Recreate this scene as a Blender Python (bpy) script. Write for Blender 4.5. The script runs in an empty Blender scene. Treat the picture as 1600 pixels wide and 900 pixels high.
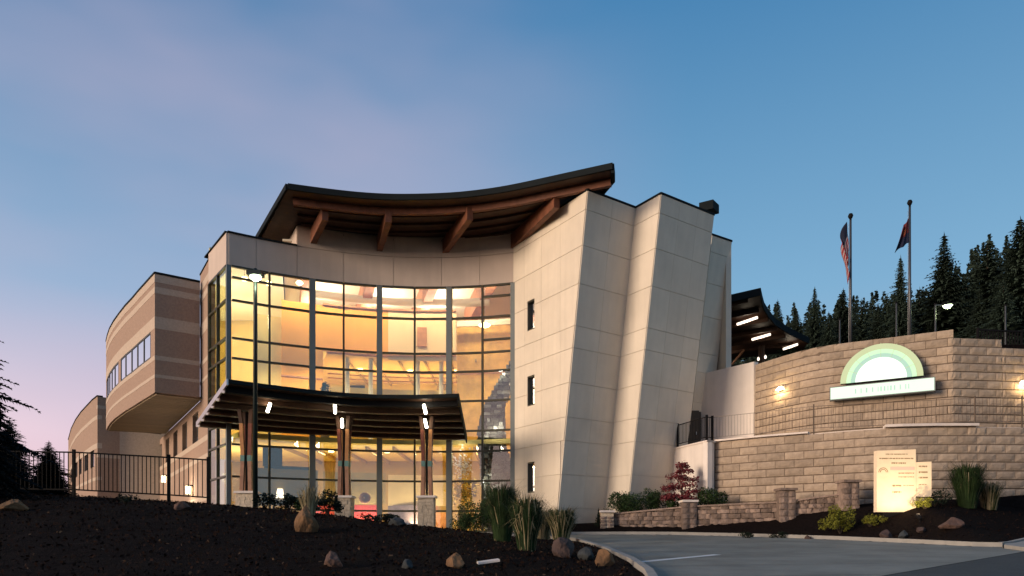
import bpy, bmesh, math, random
from mathutils import Vector, Matrix, noise
from mathutils.geometry import tessellate_polygon
R = random.Random(7)
sc = bpy.context.scene
col = sc.collection
rad = math.radians

# ---------------------------------------------------------------- camera
F, H = 1076.0, 845.0            # focal length and horizon row of the 1600 px frame; eye is at z = 0
cam = bpy.data.objects.new('camera', bpy.data.cameras.new('camera'))
col.objects.link(cam); sc.camera = cam
cam.location = (0, 0, 0); cam.rotation_euler = (rad(90), 0, 0)
cam.data.lens = 36 * F / 1600; cam.data.sensor_width = 36
cam.data.shift_y = (H - 450) / 1600
cam.data.clip_end = 3000

# ---------------------------------------------------------------- sky
SUN = Vector((-1.0, -0.52, 0.20)).normalized()       # afterglow, left and behind the viewer
w = bpy.data.worlds.new('World'); sc.world = w; w.use_nodes = True
nt = w.node_tree; N = nt.nodes; Lk = nt.links; N.clear()
def nn(t, **k):
    n = N.new(t)
    for a, b in k.items(): setattr(n, a, b)
    return n
def M(op, a, b=None, clamp=False):
    n = nn('ShaderNodeMath', operation=op, use_clamp=clamp)
    for i, v in enumerate((a, b)):
        if v is None: continue
        if isinstance(v, (int, float)): n.inputs[i].default_value = v
        else: Lk.new(v, n.inputs[i])
    return n.outputs[0]
def ramp(fac, stops):
    n = nn('ShaderNodeValToRGB'); cr = n.color_ramp
    while len(cr.elements) < len(stops): cr.elements.new(0.5)
    for e, (p, c) in zip(cr.elements, stops): e.position = p; e.color = (*c, 1)
    Lk.new(fac, n.inputs[0]); return n.outputs[0]
def mixc(f, a, b, mode='MIX'):
    n = nn('ShaderNodeMix', data_type='RGBA', blend_type=mode)
    if isinstance(f, (int, float)): n.inputs[0].default_value = f
    else: Lk.new(f, n.inputs[0])
    for i, v in ((6, a), (7, b)):
        if isinstance(v, tuple): n.inputs[i].default_value = (*v, 1)
        else: Lk.new(v, n.inputs[i])
    return n.outputs[2]
tc = nn('ShaderNodeTexCoord'); sep = nn('ShaderNodeSeparateXYZ'); Lk.new(tc.outputs['Generated'], sep.inputs[0])
sx, sy, sz = sep.outputs
el = M('MAXIMUM', sz, 0.0)
hor = M('SQRT', M('ADD', M('MULTIPLY', sx, sx), M('MULTIPLY', sy, sy)))
azx = M('DIVIDE', sx, M('MAXIMUM', hor, 0.001))
blue = ramp(el, [(0.0, (.38, .50, .60)), (0.12, (.33, .46, .58)), (0.32, (.18, .36, .54)), (0.62, (.055, .19, .38)), (1.0, (.04, .15, .33))])
pink = ramp(el, [(0.0, (.90, .56, .56)), (0.13, (.70, .54, .62)), (0.30, (.26, .38, .55)), (0.60, (.08, .19, .36)), (1.0, (.06, .17, .35))])
leftf = M('POWER', M('MULTIPLY', M('SUBTRACT', 0.12, azx), 1.55, True), 1.15, True)
skyc = mixc(leftf, blue, pink)
# soft wisps of cloud that still catch the pink
mp = nn('ShaderNodeMapping'); mp.inputs['Scale'].default_value = (1.0, 1.0, 3.0); mp.inputs['Rotation'].default_value = (0.0, rad(30), 0.0)
Lk.new(tc.outputs['Generated'], mp.inputs[0])
ns = nn('ShaderNodeTexNoise'); ns.inputs['Scale'].default_value = 1.25; ns.inputs['Detail'].default_value = 4; ns.inputs['Roughness'].default_value = .5
Lk.new(mp.outputs[0], ns.inputs['Vector'])
cl = M('MULTIPLY', M('SUBTRACT', ns.outputs['Fac'], 0.40, True), 4.0, True)
cl = M('MULTIPLY', cl, M('MULTIPLY', M('SUBTRACT', 0.25, azx), 2.0, True))
skyc = mixc(M('MULTIPLY', cl, 0.45), skyc, (.50, .40, .50))
# the afterglow round the sun's azimuth
dotn = nn('ShaderNodeVectorMath', operation='DOT_PRODUCT'); Lk.new(tc.outputs['Generated'], dotn.inputs[0])
hs = Vector((SUN.x, SUN.y, 0)).normalized(); dotn.inputs[1].default_value = hs
glow = M('MULTIPLY', M('POWER', M('MAXIMUM', dotn.outputs['Value'], 0.0), 1.9), M('POWER', M('SUBTRACT', 1.0, el, True), 4.0))
skyc = mixc(glow, skyc, (1.3, .82, .54))
bg = nn('ShaderNodeBackground'); Lk.new(skyc, bg.inputs[0]); bg.inputs[1].default_value = 1.2
out = nn('ShaderNodeOutputWorld'); Lk.new(bg.outputs[0], out.inputs[0])

# ---------------------------------------------------------------- sun (last glow, very soft)
sl = bpy.data.lights.new('sun', 'SUN'); sl.energy = 3.8; sl.angle = rad(22); sl.color = (1.0, .79, .60)
so = bpy.data.objects.new('sun', sl); col.objects.link(so)
so.rotation_euler = (-SUN).to_track_quat('-Z', 'Y').to_euler()

sc.view_settings.view_transform = 'Standard'; sc.view_settings.look = 'None'
sc.view_settings.exposure = 0; sc.view_settings.gamma = 1
sc.render.engine = 'CYCLES'
sc.cycles.use_denoising = True
sc.cycles.max_bounces = 8; sc.cycles.transparent_max_bounces = 24
sc.cycles.sample_clamp_indirect = 4; sc.cycles.caustics_reflective = False; sc.cycles.caustics_refractive = False

# ---------------------------------------------------------------- materials
MT = {}
def mat(name, c, rough=.7, var=.12, scale=1.5, bump=0.0, bscale=20, metal=0.0, emit=None, es=0.0, piece=0.0, spec=.35, streak=0.0):
    m = bpy.data.materials.new(name); m.use_nodes = True; t = m.node_tree; n = t.nodes; l = t.links
    b = n['Principled BSDF']; b.inputs['Roughness'].default_value = rough; b.inputs['Metallic'].default_value = metal
    b.inputs['Specular IOR Level'].default_value = spec
    g = n.new('ShaderNodeNewGeometry')
    x = n.new('ShaderNodeTexNoise'); x.inputs['Scale'].default_value = scale; x.inputs['Detail'].default_value = 6; x.inputs['Roughness'].default_value = .62
    l.new(g.outputs['Position'], x.inputs['Vector'])
    mr = n.new('ShaderNodeMapRange'); mr.inputs[1].default_value = .3; mr.inputs[2].default_value = .7
    mr.inputs[3].default_value = 1 - var; mr.inputs[4].default_value = 1 + var; l.new(x.outputs['Fac'], mr.inputs[0])
    val = mr.outputs[0]
    if piece:
        oi = n.new('ShaderNodeObjectInfo'); m2 = n.new('ShaderNodeMapRange'); l.new(oi.outputs['Random'], m2.inputs[0])
        m2.inputs[3].default_value = 1 - piece; m2.inputs[4].default_value = 1 + piece
        k = n.new('ShaderNodeMath'); k.operation = 'MULTIPLY'; l.new(val, k.inputs[0]); l.new(m2.outputs[0], k.inputs[1]); val = k.outputs[0]
    if streak:
        mp = n.new('ShaderNodeMapping'); mp.inputs['Scale'].default_value = (2.2, 2.2, .12); l.new(g.outputs['Position'], mp.inputs[0])
        x3 = n.new('ShaderNodeTexNoise'); x3.inputs['Scale'].default_value = 1.6; x3.inputs['Detail'].default_value = 5; l.new(mp.outputs[0], x3.inputs['Vector'])
        m3 = n.new('ShaderNodeMapRange'); m3.inputs[1].default_value = .35; m3.inputs[2].default_value = .7; m3.inputs[3].default_value = 1; m3.inputs[4].default_value = 1 - streak
        l.new(x3.outputs['Fac'], m3.inputs[0])
        k = n.new('ShaderNodeMath'); k.operation = 'MULTIPLY'; l.new(val, k.inputs[0]); l.new(m3.outputs[0], k.inputs[1]); val = k.outputs[0]
    vm = n.new('ShaderNodeVectorMath'); vm.operation = 'SCALE'; vm.inputs[0].default_value = c; l.new(val, vm.inputs['Scale'])
    l.new(vm.outputs[0], b.inputs['Base Color'])
    if bump:
        y = n.new('ShaderNodeTexNoise'); y.inputs['Scale'].default_value = bscale; y.inputs['Detail'].default_value = 5
        l.new(g.outputs['Position'], y.inputs['Vector'])
        bp = n.new('ShaderNodeBump'); bp.inputs['Strength'].default_value = bump; bp.inputs['Distance'].default_value = .05
        l.new(y.outputs['Fac'], bp.inputs['Height']); l.new(bp.outputs[0], b.inputs['Normal'])
    if emit:
        b.inputs['Emission Color'].default_value = (*emit, 1); b.inputs['Emission Strength'].default_value = es
    MT[name] = m; return m
mat('stucco', (.65, .565, .455), .85, .06, .8, .2, 45, piece=.035, streak=.07)
mat('joint', (.54, .47, .38), .9, .05)
mat('fascia', (.52, .42, .35), .8, .05, .8, .08, 50, piece=.03, streak=.06)
mat('coping', (.012, .015, .016), .8, .1, spec=.08)
mat('brick_dark', (.33, .225, .165), .9, .14, 9, .35, 30)
mat('brick_tan', (.47, .37, .285), .9, .12, 9, .3, 30)
mat('soffit', (.22, .165, .10), .7, .1, 3, .05, 30, piece=.10)
mat('timber', (.16, .058, .030), .55, .3, 3, .1, 25)
mat('timber_dark', (.055, .025, .014), .6, .3, 3, .1, 25, piece=.15)
mat('roof', (.014, .014, .015), .85, .2, spec=.08)
mat('silver', (.55, .52, .52), .35, .08, metal=.8)
mat('alu', (.15, .165, .16), .55, .08, metal=.3)
mat('bronze', (.055, .05, .035), .45, .1, metal=.3)
mat('rail_bronze', (.12, .085, .06), .5, .1)
mat('steel_dark', (.010, .009, .009), .7, .1, spec=.06)
mat('green_steel', (.012, .020, .018), .4, .1)
mat('cw_block', (.36, .275, .20), .95, .16, 5, .35, 22, piece=.15, streak=.12)
mat('cw_joint', (.15, .11, .08), 1, .2, 5)
mat('cap_conc', (.66, .57, .50), .85, .08, 3, .15, 40)
mat('white_wall', (.70, .62, .55), .85, .06, 1, .1, 40, streak=.10)
mat('rubble', (.20, .145, .115), .95, .35, 5, .6, 18, piece=.4)
mat('rubble_joint', (.06, .045, .038), 1, .2, 5)
mat('light_stone', (.55, .44, .32), .9, .25, 8, .5, 25, piece=.2)
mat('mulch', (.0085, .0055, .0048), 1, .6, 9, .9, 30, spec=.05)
mat('chips', (.016, .009, .007), 1, .6, 14, spec=.05)
mat('concrete', (.175, .178, .155), .85, .30, .55, .25, 40)
mat('kerb', (.27, .255, .23), .85, .12, 3, .15, 30)
mat('asphalt', (.035, .042, .044), .8, .18, 2, .4, 60)
mat('paint', (.55, .56, .55), .7, .15, 6)
mat('boulder_tan', (.14, .075, .035), .95, .35, 3.5, .7, 12)
mat('boulder_brown', (.06, .038, .032), .95, .35, 3.5, .7, 12)
mat('boulder_grey', (.03, .034, .036), .95, .35, 3.5, .7, 12)
mat('boulder_rose', (.095, .055, .042), .95, .35, 3.5, .7, 12)
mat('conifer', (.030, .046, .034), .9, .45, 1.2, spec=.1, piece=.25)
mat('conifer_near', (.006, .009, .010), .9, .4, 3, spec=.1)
mat('bark', (.035, .025, .018), 1, .3, 6, .5, 20)
mat('grass_green', (.018, .034, .010), .8, .5, 3, spec=.15)
mat('grass_tan', (.26, .21, .12), .9, .3, 4, spec=.1)
mat('shrub_green', (.026, .048, .015), .8, .5, 5, spec=.15)
mat('shrub_dark', (.010, .017, .010), .8, .5, 5, spec=.15)
mat('shrub_yellow', (.15, .15, .02), .8, .45, 6, spec=.15)
mat('leaf_dry', (.06, .035, .018), .9, .5, 9)
mat('leaf_yellow', (.65, .45, .08), .8, .3, 5)
mat('blossom', (.8, .76, .78), .8, .1)
mat('maple', (.16, .03, .035), .7, .4, 5, spec=.15)
mat('in_orange', (.86, .40, .075), .8, .06, .7)
mat('in_yellow', (.86, .68, .26), .8, .05, .7)
mat('in_peach', (.84, .62, .38), .8, .05, .7)
mat('in_white', (.85, .80, .68), .8, .04, .7)
mat('in_tan', (.40, .29, .14), .8, .08, .7)
mat('in_gold', (.70, .40, .09), .7, .22, 1.8)
mat('in_dark', (.05, .04, .03), .7, .2)
mat('in_beam', (.50, .22, .10), .5, .25, 3)
mat('sofa_red', (.30, .02, .02), .6, .2, 4)
mat('sofa_violet', (.20, .14, .19), .7, .2, 4)
mat('slate_light', (.42, .42, .38), .7, .3, 5, .6, 14, piece=.4)
mat('slate', (.085, .085, .07), .7, .45, 5, .6, 14, piece=.5)
mat('post_red', (.17, .05, .03), .5, .25, 5)
mat('post_orange', (.42, .19, .07), .5, .2, 5)
mat('post_salmon', (.30, .15, .09), .55, .2, 5)
mat('post_teal', (.10, .20, .18), .5, .2, 5)
mat('cloth_red', (.30, .02, .03), .9, .2); mat('pole', (.08, .08, .085), .4, .1, metal=.5)
mat('sign_stone', (.78, .62, .44), .8, .06, 4, .1, 30)
mat('sign_mark', (.20, .13, .07), .8, .1); mat('sign_pink', (.80, .45, .38), .8, .05)
mat('lamp_white', (.9, .85, .7), .5, emit=(1, .90, .66), es=20)
mat('lamp_warm', (.9, .8, .5), .5, emit=(1, .78, .42), es=9)
mat('lamp_green', (.8, .9, .7), .5, emit=(.80, 1, .62), es=9)
mat('lamp_dim', (.8, .7, .6), .5, emit=(1, .82, .66), es=2.2)
mat('sign_core', (.2, .22, .2), .5, emit=(.90, 1, .86), es=1.15)
mat('sign_ring', (.1, .12, .1), .5, emit=(.58, .95, .54), es=1.05)
mat('sign_teal', (.1, .12, .1), .5, emit=(.42, .70, .55), es=.9)
mat('sign_rim', (.12, .12, .1), .5, emit=(.60, .70, .36), es=.85)
mat('sign_bar', (.15, .16, .15), .5, emit=(.74, .95, .74), es=1.05)

def glass(name, tint, refl, ior=1.5):
    m = bpy.data.materials.new(name); m.use_nodes = True; t = m.node_tree; n = t.nodes; l = t.links; n.clear()
    o = n.new('ShaderNodeOutputMaterial'); mx = n.new('ShaderNodeMixShader'); tr = n.new('ShaderNodeBsdfTransparent'); gl = n.new('ShaderNodeBsdfGlossy')
    tr.inputs[0].default_value = (*tint, 1); gl.inputs['Roughness'].default_value = .015; gl.inputs[0].default_value = (.95, .97, 1, 1)
    fr = n.new('ShaderNodeFresnel'); fr.inputs[0].default_value = ior
    gb = n.new('ShaderNodeNewGeometry'); bi = n.new('ShaderNodeMapRange'); l.new(gb.outputs['Backfacing'], bi.inputs[0])
    bi.inputs[3].default_value = ior; bi.inputs[4].default_value = 1 / ior; l.new(bi.outputs[0], fr.inputs[0])     # same reflectance on both faces of a thin pane
    ma = n.new('ShaderNodeMath'); ma.operation = 'MULTIPLY_ADD'; ma.inputs[1].default_value = 1.0; ma.inputs[2].default_value = refl; l.new(fr.outputs[0], ma.inputs[0])
    g = n.new('ShaderNodeNewGeometry'); x = n.new('ShaderNodeTexNoise'); x.inputs['Scale'].default_value = .5; l.new(g.outputs['Position'], x.inputs['Vector'])
    bp = n.new('ShaderNodeBump'); bp.inputs['Strength'].default_value = .12; bp.inputs['Distance'].default_value = .1; l.new(x.outputs['Fac'], bp.inputs['Height']); l.new(bp.outputs[0], gl.inputs['Normal'])
    l.new(ma.outputs[0], mx.inputs[0]); l.new(tr.outputs[0], mx.inputs[1]); l.new(gl.outputs[0], mx.inputs[2]); l.new(mx.outputs[0], o.inputs[0])
    MT[name] = m
glass('glass', (.93, .95, .92), .055)
glass('glass_side', (.80, .84, .70), .03, 1.35)
glass('glass_sky', (.5, .5, .5), .8)

# ---------------------------------------------------------------- helpers
WO = {}
def V2(p): return Vector((p[0], p[1]))
class MB:
    def __init__(s): s.v = []; s.f = []
    def add(s, vs, fs):
        k = len(s.v); s.v += [Vector(p) for p in vs]; s.f += [tuple(k + i for i in f) for f in fs]; return s
    def hexa(s, p):      # 8 corners: bottom ring 0-3, top ring 4-7
        return s.add(p, [(0, 3, 2, 1), (4, 5, 6, 7), (0, 1, 5, 4), (1, 2, 6, 5), (2, 3, 7, 6), (3, 0, 4, 7)])
    def box(s, x0, x1, y0, y1, z0, z1):
        return s.hexa([(x0, y0, z0), (x1, y0, z0), (x1, y1, z0), (x0, y1, z0), (x0, y0, z1), (x1, y0, z1), (x1, y1, z1), (x0, y1, z1)])
    def obox(s, c, ax, ay, az):   # centre and half axes
        c, ax, ay, az = map(Vector, (c, ax, ay, az))
        return s.hexa([c-ax-ay-az, c+ax-ay-az, c+ax+ay-az, c-ax+ay-az, c-ax-ay+az, c+ax-ay+az, c+ax+ay+az, c-ax+ay+az])
    def prism(s, poly, z0, z1):
        n = len(poly); k = len(s.v)
        s.v += [Vector((p[0], p[1], z0)) for p in poly] + [Vector((p[0], p[1], z1)) for p in poly]
        for t in tessellate_polygon([[Vector((p[0], p[1], 0)) for p in poly]]):
            s.f.append((k + t[0], k + t[1], k + t[2])); s.f.append((k + n + t[2], k + n + t[1], k + n + t[0]))
        for i in range(n): j = (i + 1) % n; s.f.append((k + i, k + j, k + n + j, k + n + i))
        return s
    def ribbon(s, pts, z0, z1, th, off=0.0):   # wall along a polyline; thickness grows to the left of the walk
        P = [V2(p) for p in pts]; n = len(P); nr = []
        for i in range(n):
            d = (P[min(i + 1, n - 1)] - P[max(i - 1, 0)]).normalized(); nr.append(Vector((-d.y, d.x)))
        a = [P[i] + nr[i] * off for i in range(n)]; b = [P[i] + nr[i] * (off + th) for i in range(n)]
        for i in range(n - 1):
            s.hexa([(*a[i], z0), (*a[i+1], z0), (*b[i+1], z0), (*b[i], z0), (*a[i], z1), (*a[i+1], z1), (*b[i+1], z1), (*b[i], z1)])
        return s
    def tube(s, pts, r, n=8, caps=True):
        P = [Vector(p) for p in pts]; rr = r if isinstance(r, (list, tuple)) else [r] * len(P); k = len(s.v)
        for i, p in enumerate(P):
            d = (P[min(i + 1, len(P) - 1)] - P[max(i - 1, 0)]).normalized()
            u = d.orthogonal().normalized() if abs(d.z) < .99 else Vector((1, 0, 0)); w_ = d.cross(u).normalized(); u = w_.cross(d)
            for j in range(n): a = 2 * math.pi * j / n; s.v.append(p + (u * math.cos(a) + w_ * math.sin(a)) * rr[i])
        for i in range(len(P) - 1):
            for j in range(n): s.f.append((k + i*n + j, k + i*n + (j+1) % n, k + (i+1)*n + (j+1) % n, k + (i+1)*n + j))
        if caps: s.f.append(tuple(k + j for j in reversed(range(n)))); s.f.append(tuple(k + (len(P)-1)*n + j for j in range(n)))
        return s
    def build(s, name, m, parent=None, origin=None, smooth=False, fix=True):
        if origin is None:
            xs = [p.x for p in s.v]; ys = [p.y for p in s.v]; zs = [p.z for p in s.v]
            origin = Vector(((min(xs)+max(xs))/2, (min(ys)+max(ys))/2, min(zs)))
        origin = Vector(origin)
        me = bpy.data.meshes.new(name); me.from_pydata([p - origin for p in s.v], [], s.f)
        if fix:
            bm = bmesh.new(); bm.from_mesh(me); bmesh.ops.recalc_face_normals(bm, faces=bm.faces); bm.to_mesh(me); bm.free()
        for mm in (m if isinstance(m, (list, tuple)) else [m]): me.materials.append(MT[mm])
        if smooth: me.polygons.foreach_set('use_smooth', [True] * len(me.polygons))
        return link(name, me, origin, parent)
def link(name, me, origin, parent=None, rot=None, scale=None):
    o = bpy.data.objects.new(name, me); col.objects.link(o)
    origin = Vector(origin); WO[o.name] = origin
    if parent is not None: o.parent = parent; o.location = origin - WO[parent.name]
    else: o.location = origin
    if rot is not None: o.rotation_euler = rot
    if scale is not None: o.scale = scale
    return o
def tag(o, label=None, cat=None, group=None, kind=None):
    if label: o['label'] = label
    if cat: o['category'] = cat
    if group: o['group'] = group
    if kind: o['kind'] = kind
    return o
def thing(name, loc, label, cat, group=None): return tag(link(name, None, loc), label, cat, group)
def at(px, py, Y): return Vector(((px - 800) * Y / F, Y, (H - py) * Y / F))
def S(t): t = max(0, min(1, t)); return t * t * (3 - 2 * t)
def lerp(a, b, t): return a + (b - a) * t
def interp(x, pts):
    if x <= pts[0][0]: return pts[0][1]
    for (a, b), (c, d) in zip(pts, pts[1:]):
        if x <= c: return b + (d - b) * (x - a) / (c - a)
    return pts[-1][1]
def light(kind, loc, energy, color, size=.2, target=None, blend=.6, ang=70, sy_=None):
    l = bpy.data.lights.new('lamp_or_fill', kind); l.energy = energy; l.color = color
    if kind == 'AREA':
        l.size = size
        if sy_: l.shape = 'RECTANGLE'; l.size_y = sy_
    else: l.shadow_soft_size = size
    if kind == 'SPOT': l.spot_size = rad(ang); l.spot_blend = blend
    o = bpy.data.objects.new('lamp_or_fill', l); col.objects.link(o); o.location = loc
    if target is not None: o.rotation_euler = (Vector(target) - Vector(loc)).to_track_quat('-Z', 'Y').to_euler()
    return o

# ---------------------------------------------------------------- terrain
def zr(x, y): return -1.30 + .0485 * max(-60, min(y, 34)) + .0117 * max(-40, min(x, 40))
K1 = [(2.0, 8.5), (2.64, 12.9), (2.8, 15.6), (2.8, 20.2), (2.5, 25.6), (1.6, 28.4), (0.2, 29.7), (-2.5, 30.3), (-32, 30.3)]
K2 = [(-32, 33.0), (-3, 32.7), (.6, 32.5), (2.9, 32.0), (5.2, 31.6), (7.1, 30.7), (9.5, 28.2), (11.6, 25.0), (12.9, 22.0), (13.5, 20.2), (14.1, 19.8), (14.8, 20.3), (16.9, 22.4), (26, 29.0), (60, 56)]
def dseg(p, a, b):
    ab = b - a; t = max(0, min(1, (p - a).dot(ab) / ab.dot(ab))); return (p - a - ab * t).length
def dpoly(p, pl): return min(dseg(p, V2(a), V2(b)) for a, b in zip(pl, pl[1:]))
def inside(p, poly):
    c = False; n = len(poly)
    for i in range(n):
        a, b = poly[i], poly[i - 1]
        if (a[1] > p.y) != (b[1] > p.y) and p.x < (b[0] - a[0]) * (p.y - a[1]) / (b[1] - a[1]) + a[0]: c = not c
    return c
BED = K2[3:] + [(60, 90), (2.9, 90)]
RW = [(4.6, 33.2), (8.1, 31.5), (11.5, 29.0), (13.9, 28.0), (19.0, 27.0), (34, 27.2)]        # low rubble wall
UW = [(12.3, 35.0), (13.1, 33.2), (13.95, 31.8), (15.0, 31.1), (16.2, 30.5), (18.66, 29.1)]      # upper block wall, left part
UW2 = [(18.66, 29.1), (20.95, 29.35)]
UW3 = [(20.95, 29.35), (24, 29.7), (31, 30.4)]
LW = [(9.55, 32.5), (11.2, 31.1), (12.9, 30.0), (14.1, 29.1), (15.0, 28.55), (16.0, 28.22), (17.3, 28.07), (19.0, 28.05)]
LW2 = [(19.0, 28.05), (24, 28.3), (31, 28.8)]
def up_y(x):
    return interp(x, [(a, b) for a, b in UW + UW2[1:] + UW3[1:]])
def h(x, y):
    base = zr(x, y) - .05; p = Vector((x, y))
    xs_, ys_ = x - .45, y - .45
    if xs_ > 10.0 and ys_ > (up_y(xs_) if xs_ > 12.3 else 35.0 + (12.3 - xs_) / .79):
        return 8.55 + .10 * max(0, min(y, 130) - 42) + .9 * noise.noise(Vector((x * .05, y * .05, 0))) * S((y - 45) / 15)
    if y > 33.5 and x < 10: return .25 if y < 90 else .25 + .06 * min(60, y - 90)
    xk = interp(y, [(b, a) for a, b in K1[:6]])
    if y < 30 and x < xk and y > 3:
        d = xk - x
        rise = interp(d, [(0, .06), (.5, .13), (1.6, .22), (4, .55), (6.9, .9), (9.3, 1.23), (12.4, 1.55), (19, 1.95), (40, 2.4)])
        g = (.12 + .88 * S((y - 8) / 13.5)) if y < 22 else 1 - S((y - 22.3) / 7.2)
        if y < 22: rise *= g
        else: rise = rise * g
        return base + .03 + rise + (.05 * noise.noise(Vector((x * .7, y * .7, 0))) + .03 * noise.noise(Vector((x * 2.3, y * 2.3, 3)))) * min(1, d)
    if inside(p, BED) and y > 19:
        d = dpoly(p, K2[3:])
        z = base + .06 + .07 * min(1, d / .6) + 1.0 * S(d / 3.6) + .08 * max(0, d - 3) + .05 * max(0, min(x, 24) - 14) * S(d / 3)
        yr = interp(x, RW)
        if x > 4.6 and y > yr + .55: z = max(z, interp(x, [(4, 1.15), (8, 1.25), (14, 1.45), (22, 1.9)]))
        z += .04 * min(1, d) * noise.noise(Vector((x * 1.1, y * 1.1, 5)))
        return z
    return base
def axis(lo, hi, step, far):
    a = []; v = lo
    while v <= hi + 1e-6: a.append(v); v += step
    s = step; v = lo
    pre = []
    while v > -far: s *= 1.35; v -= s; pre.append(v)
    s = step; v = hi; post = []
    while v < far: s *= 1.35; v += s; post.append(v)
    return pre[::-1] + a + post
gx = axis(-24, 26, .25, 900); gy = axis(4, 36, .25, 900)
mb = MB(); mb.v = [Vector((x, y, h(x, y))) for y in gy for x in gx]
nx = len(gx)
mb.f = [(j*nx+i, j*nx+i+1, (j+1)*nx+i+1, (j+1)*nx+i) for j in range(len(gy)-1) for i in range(nx-1)]
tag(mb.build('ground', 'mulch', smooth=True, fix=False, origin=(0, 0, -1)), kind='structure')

def sheet(name, poly, dz, m, zf=zr, th=0.0):
    mb = MB(); mb.v = [Vector((p[0], p[1], zf(*p) + dz)) for p in poly]
    for t in tessellate_polygon([[Vector((p[0], p[1], 0)) for p in poly]]):
        a, b, c = (Vector((poly[i][0], poly[i][1], 0)) for i in t)
        mb.f.append(tuple(t) if (b - a).cross(c - a).z > 0 else tuple(reversed(t)))
    return tag(mb.build(name, m, fix=False), kind='structure')
ST = [(-34, -21.5), (2.0, 8.5), (6.6, 12.3), (13.4, 17.95), (24, 26.8)]
sheet('driveway', [(2.0, 8.5), (6.6, 12.3), (13.4, 17.95), (13.7, 19.2), (14.1, 19.8)] + K2[:10][::-1] + K1[::-1][:-1], 0.0, 'concrete', lambda x, y: -1.30 + .0485*y + .0117*x)
sheet('street', [(-34, -21.5), (2.0, 8.5), (6.6, 12.3), (13.4, 17.95), (24, 26.8), (38, 38), (39.5, -20), (30, -58)], -.008, 'asphalt', lambda x, y: -1.30 + .0485*y + .0117*x)
pv = [(13.4, 17.95), (24, 26.8), (26.5, 28.9), (16.9, 22.3), (14.8, 20.2), (14.1, 19.7), (13.72, 19.2)]
zp = lambda x, y: -1.30 + .0485*y + .0117*x
mb = MB().prism(pv, 0, 1)
for v in mb.v: v.z = zp(v.x, v.y) + (.10 if v.z > .5 else -.15)
tag(mb.build('pavement', 'kerb'), kind='structure')
sheet('lane_marking', [(2.72, 15.9), (2.95, 15.75), (5.45, 17.9), (5.3, 18.1)], .006, 'paint')
for nm, K in (('kerb', K1[:-1] + [(-20, 30.3)]), ('kerb', K2[2:13])):
    mb = MB(); P = []
    for a, b in zip(K, K[1:]):
        for i in range(6): P.append(V2(a).lerp(V2(b), i / 6))
    P.append(V2(K[-1])); n = len(P); A = []; B = []
    for i in range(n):
        d = (P[min(i+1, n-1)] - P[max(i-1, 0)]).normalized(); q = Vector((-d.y, d.x)); A.append(P[i]); B.append(P[i] + q * (.16 if K is not K2 else .16))
    for i in range(n - 1):
        z = [zr(*P[i]), zr(*P[i+1])]
        mb.hexa([(*A[i], z[0]-.1), (*A[i+1], z[1]-.1), (*B[i+1], z[1]-.1), (*B[i], z[0]-.1), (*A[i], z[0]+.13), (*A[i+1], z[1]+.13), (*B[i+1], z[1]+.13), (*B[i], z[0]+.13)])
    tag(mb.build(nm, 'kerb'), kind='structure')
# joints sawn in the driveway slab
mb = MB()
for k in range(9):
    y = 12.5 + k * 2.3; x1 = interp(y, [(12, 6.2), (18, 13.3), (20.3, 13.4), (22, 12.8), (25, 11.5), (28.2, 9.4), (30.7, 7.0), (32, 3)])
    xk = interp(y, [(b, a) for a, b in K1[:6]])
    z0, z1 = zr(xk, y), zr(x1, y)
    mb.add([(xk + .02, y, z0+.004), (x1 - .1, y, z1+.004), (x1 - .1, y+.03, z1+.005), (xk + .02, y+.03, z0+.005)], [(0, 1, 2, 3)])
tag(mb.build('slab_joint', 'asphalt', fix=False), kind='structure')

# ---------------------------------------------------------------- the building
bld = thing('main_building', (0, 36, .3), 'three storey hall with curved glass front, tilted tan tower and banded brick wing', 'building')
def arc(t): return Vector((-14.1 + 14.2 * t, 34.1 + 2.4 * t + 6.6 * t * (1 - t)))
def arc_px(px):
    a, b = 0.0, 1.0
    for _ in range(40):
        m = (a + b) / 2; p = arc(m)
        if 800 + F * p.x / p.y < px: a = m
        else: b = m
    return (a + b) / 2
def arc_pts(t0, t1, n=6): return [arc(lerp(t0, t1, i / n)) for i in range(n + 1)]
def tang(t): d = arc(min(t + .01, 1.0)) - arc(max(t - .01, 0)); return d.normalized()
LV = [.5, 1.6, 3.2, 4.8, 5.9, 7.5, 9.08, 10.08, 11.96, 13.64]
# curtain wall: frame parts
CW = link('curtain_wall', None, (-7, 36.5, .5), bld)
VP = [(357, 1), (421, 0), (488, 1), (537, 0), (593, 1), (648, 0), (702, 1), (754, 0), (803.5, 1)]
TT = [arc_px(p) for p, _ in VP]
for (px, big), t in zip(VP, TT):
    p = arc(t); d = tang(t); n = Vector((-d.y, d.x)); w2, dp = (.15, .16) if big else (.05, .09)
    if px == 357: w2 = .11
    MB().obox((p.x, p.y, 7.07), (d.x*w2, d.y*w2, 0), (n.x*dp, n.y*dp, 0), (0, 0, 6.57)).build('mullion', 'alu' if big else 'bronze', CW)
ret = [Vector((-14.1, 34.1)), Vector((-15.1, 35.38)), Vector((-16.1, 36.65))]
def cell(a, b, z0, z1, off=0.0):
    dd = (b - a).normalized(); n = Vector((-dd.y, dd.x)); c = (a + b) / 2 + n * off
    hw = (b - a).length / 2
    return MB().obox((c.x, c.y, (z0+z1)/2), (dd.x*hw, dd.y*hw, 0), (n.x*.006, n.y*.006, 0), (0, 0, (z1-z0)/2))
def transom(a, b, z, r=.05, m='bronze'):
    dd = (b - a).normalized(); n = Vector((-dd.y, dd.x)); c = (a + b) / 2; hw = (b - a).length / 2
    MB().obox((c.x, c.y, z), (dd.x*hw, dd.y*hw, 0), (n.x*.07, n.y*.07, 0), (0, 0, r)).build('transom', m, CW)
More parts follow.
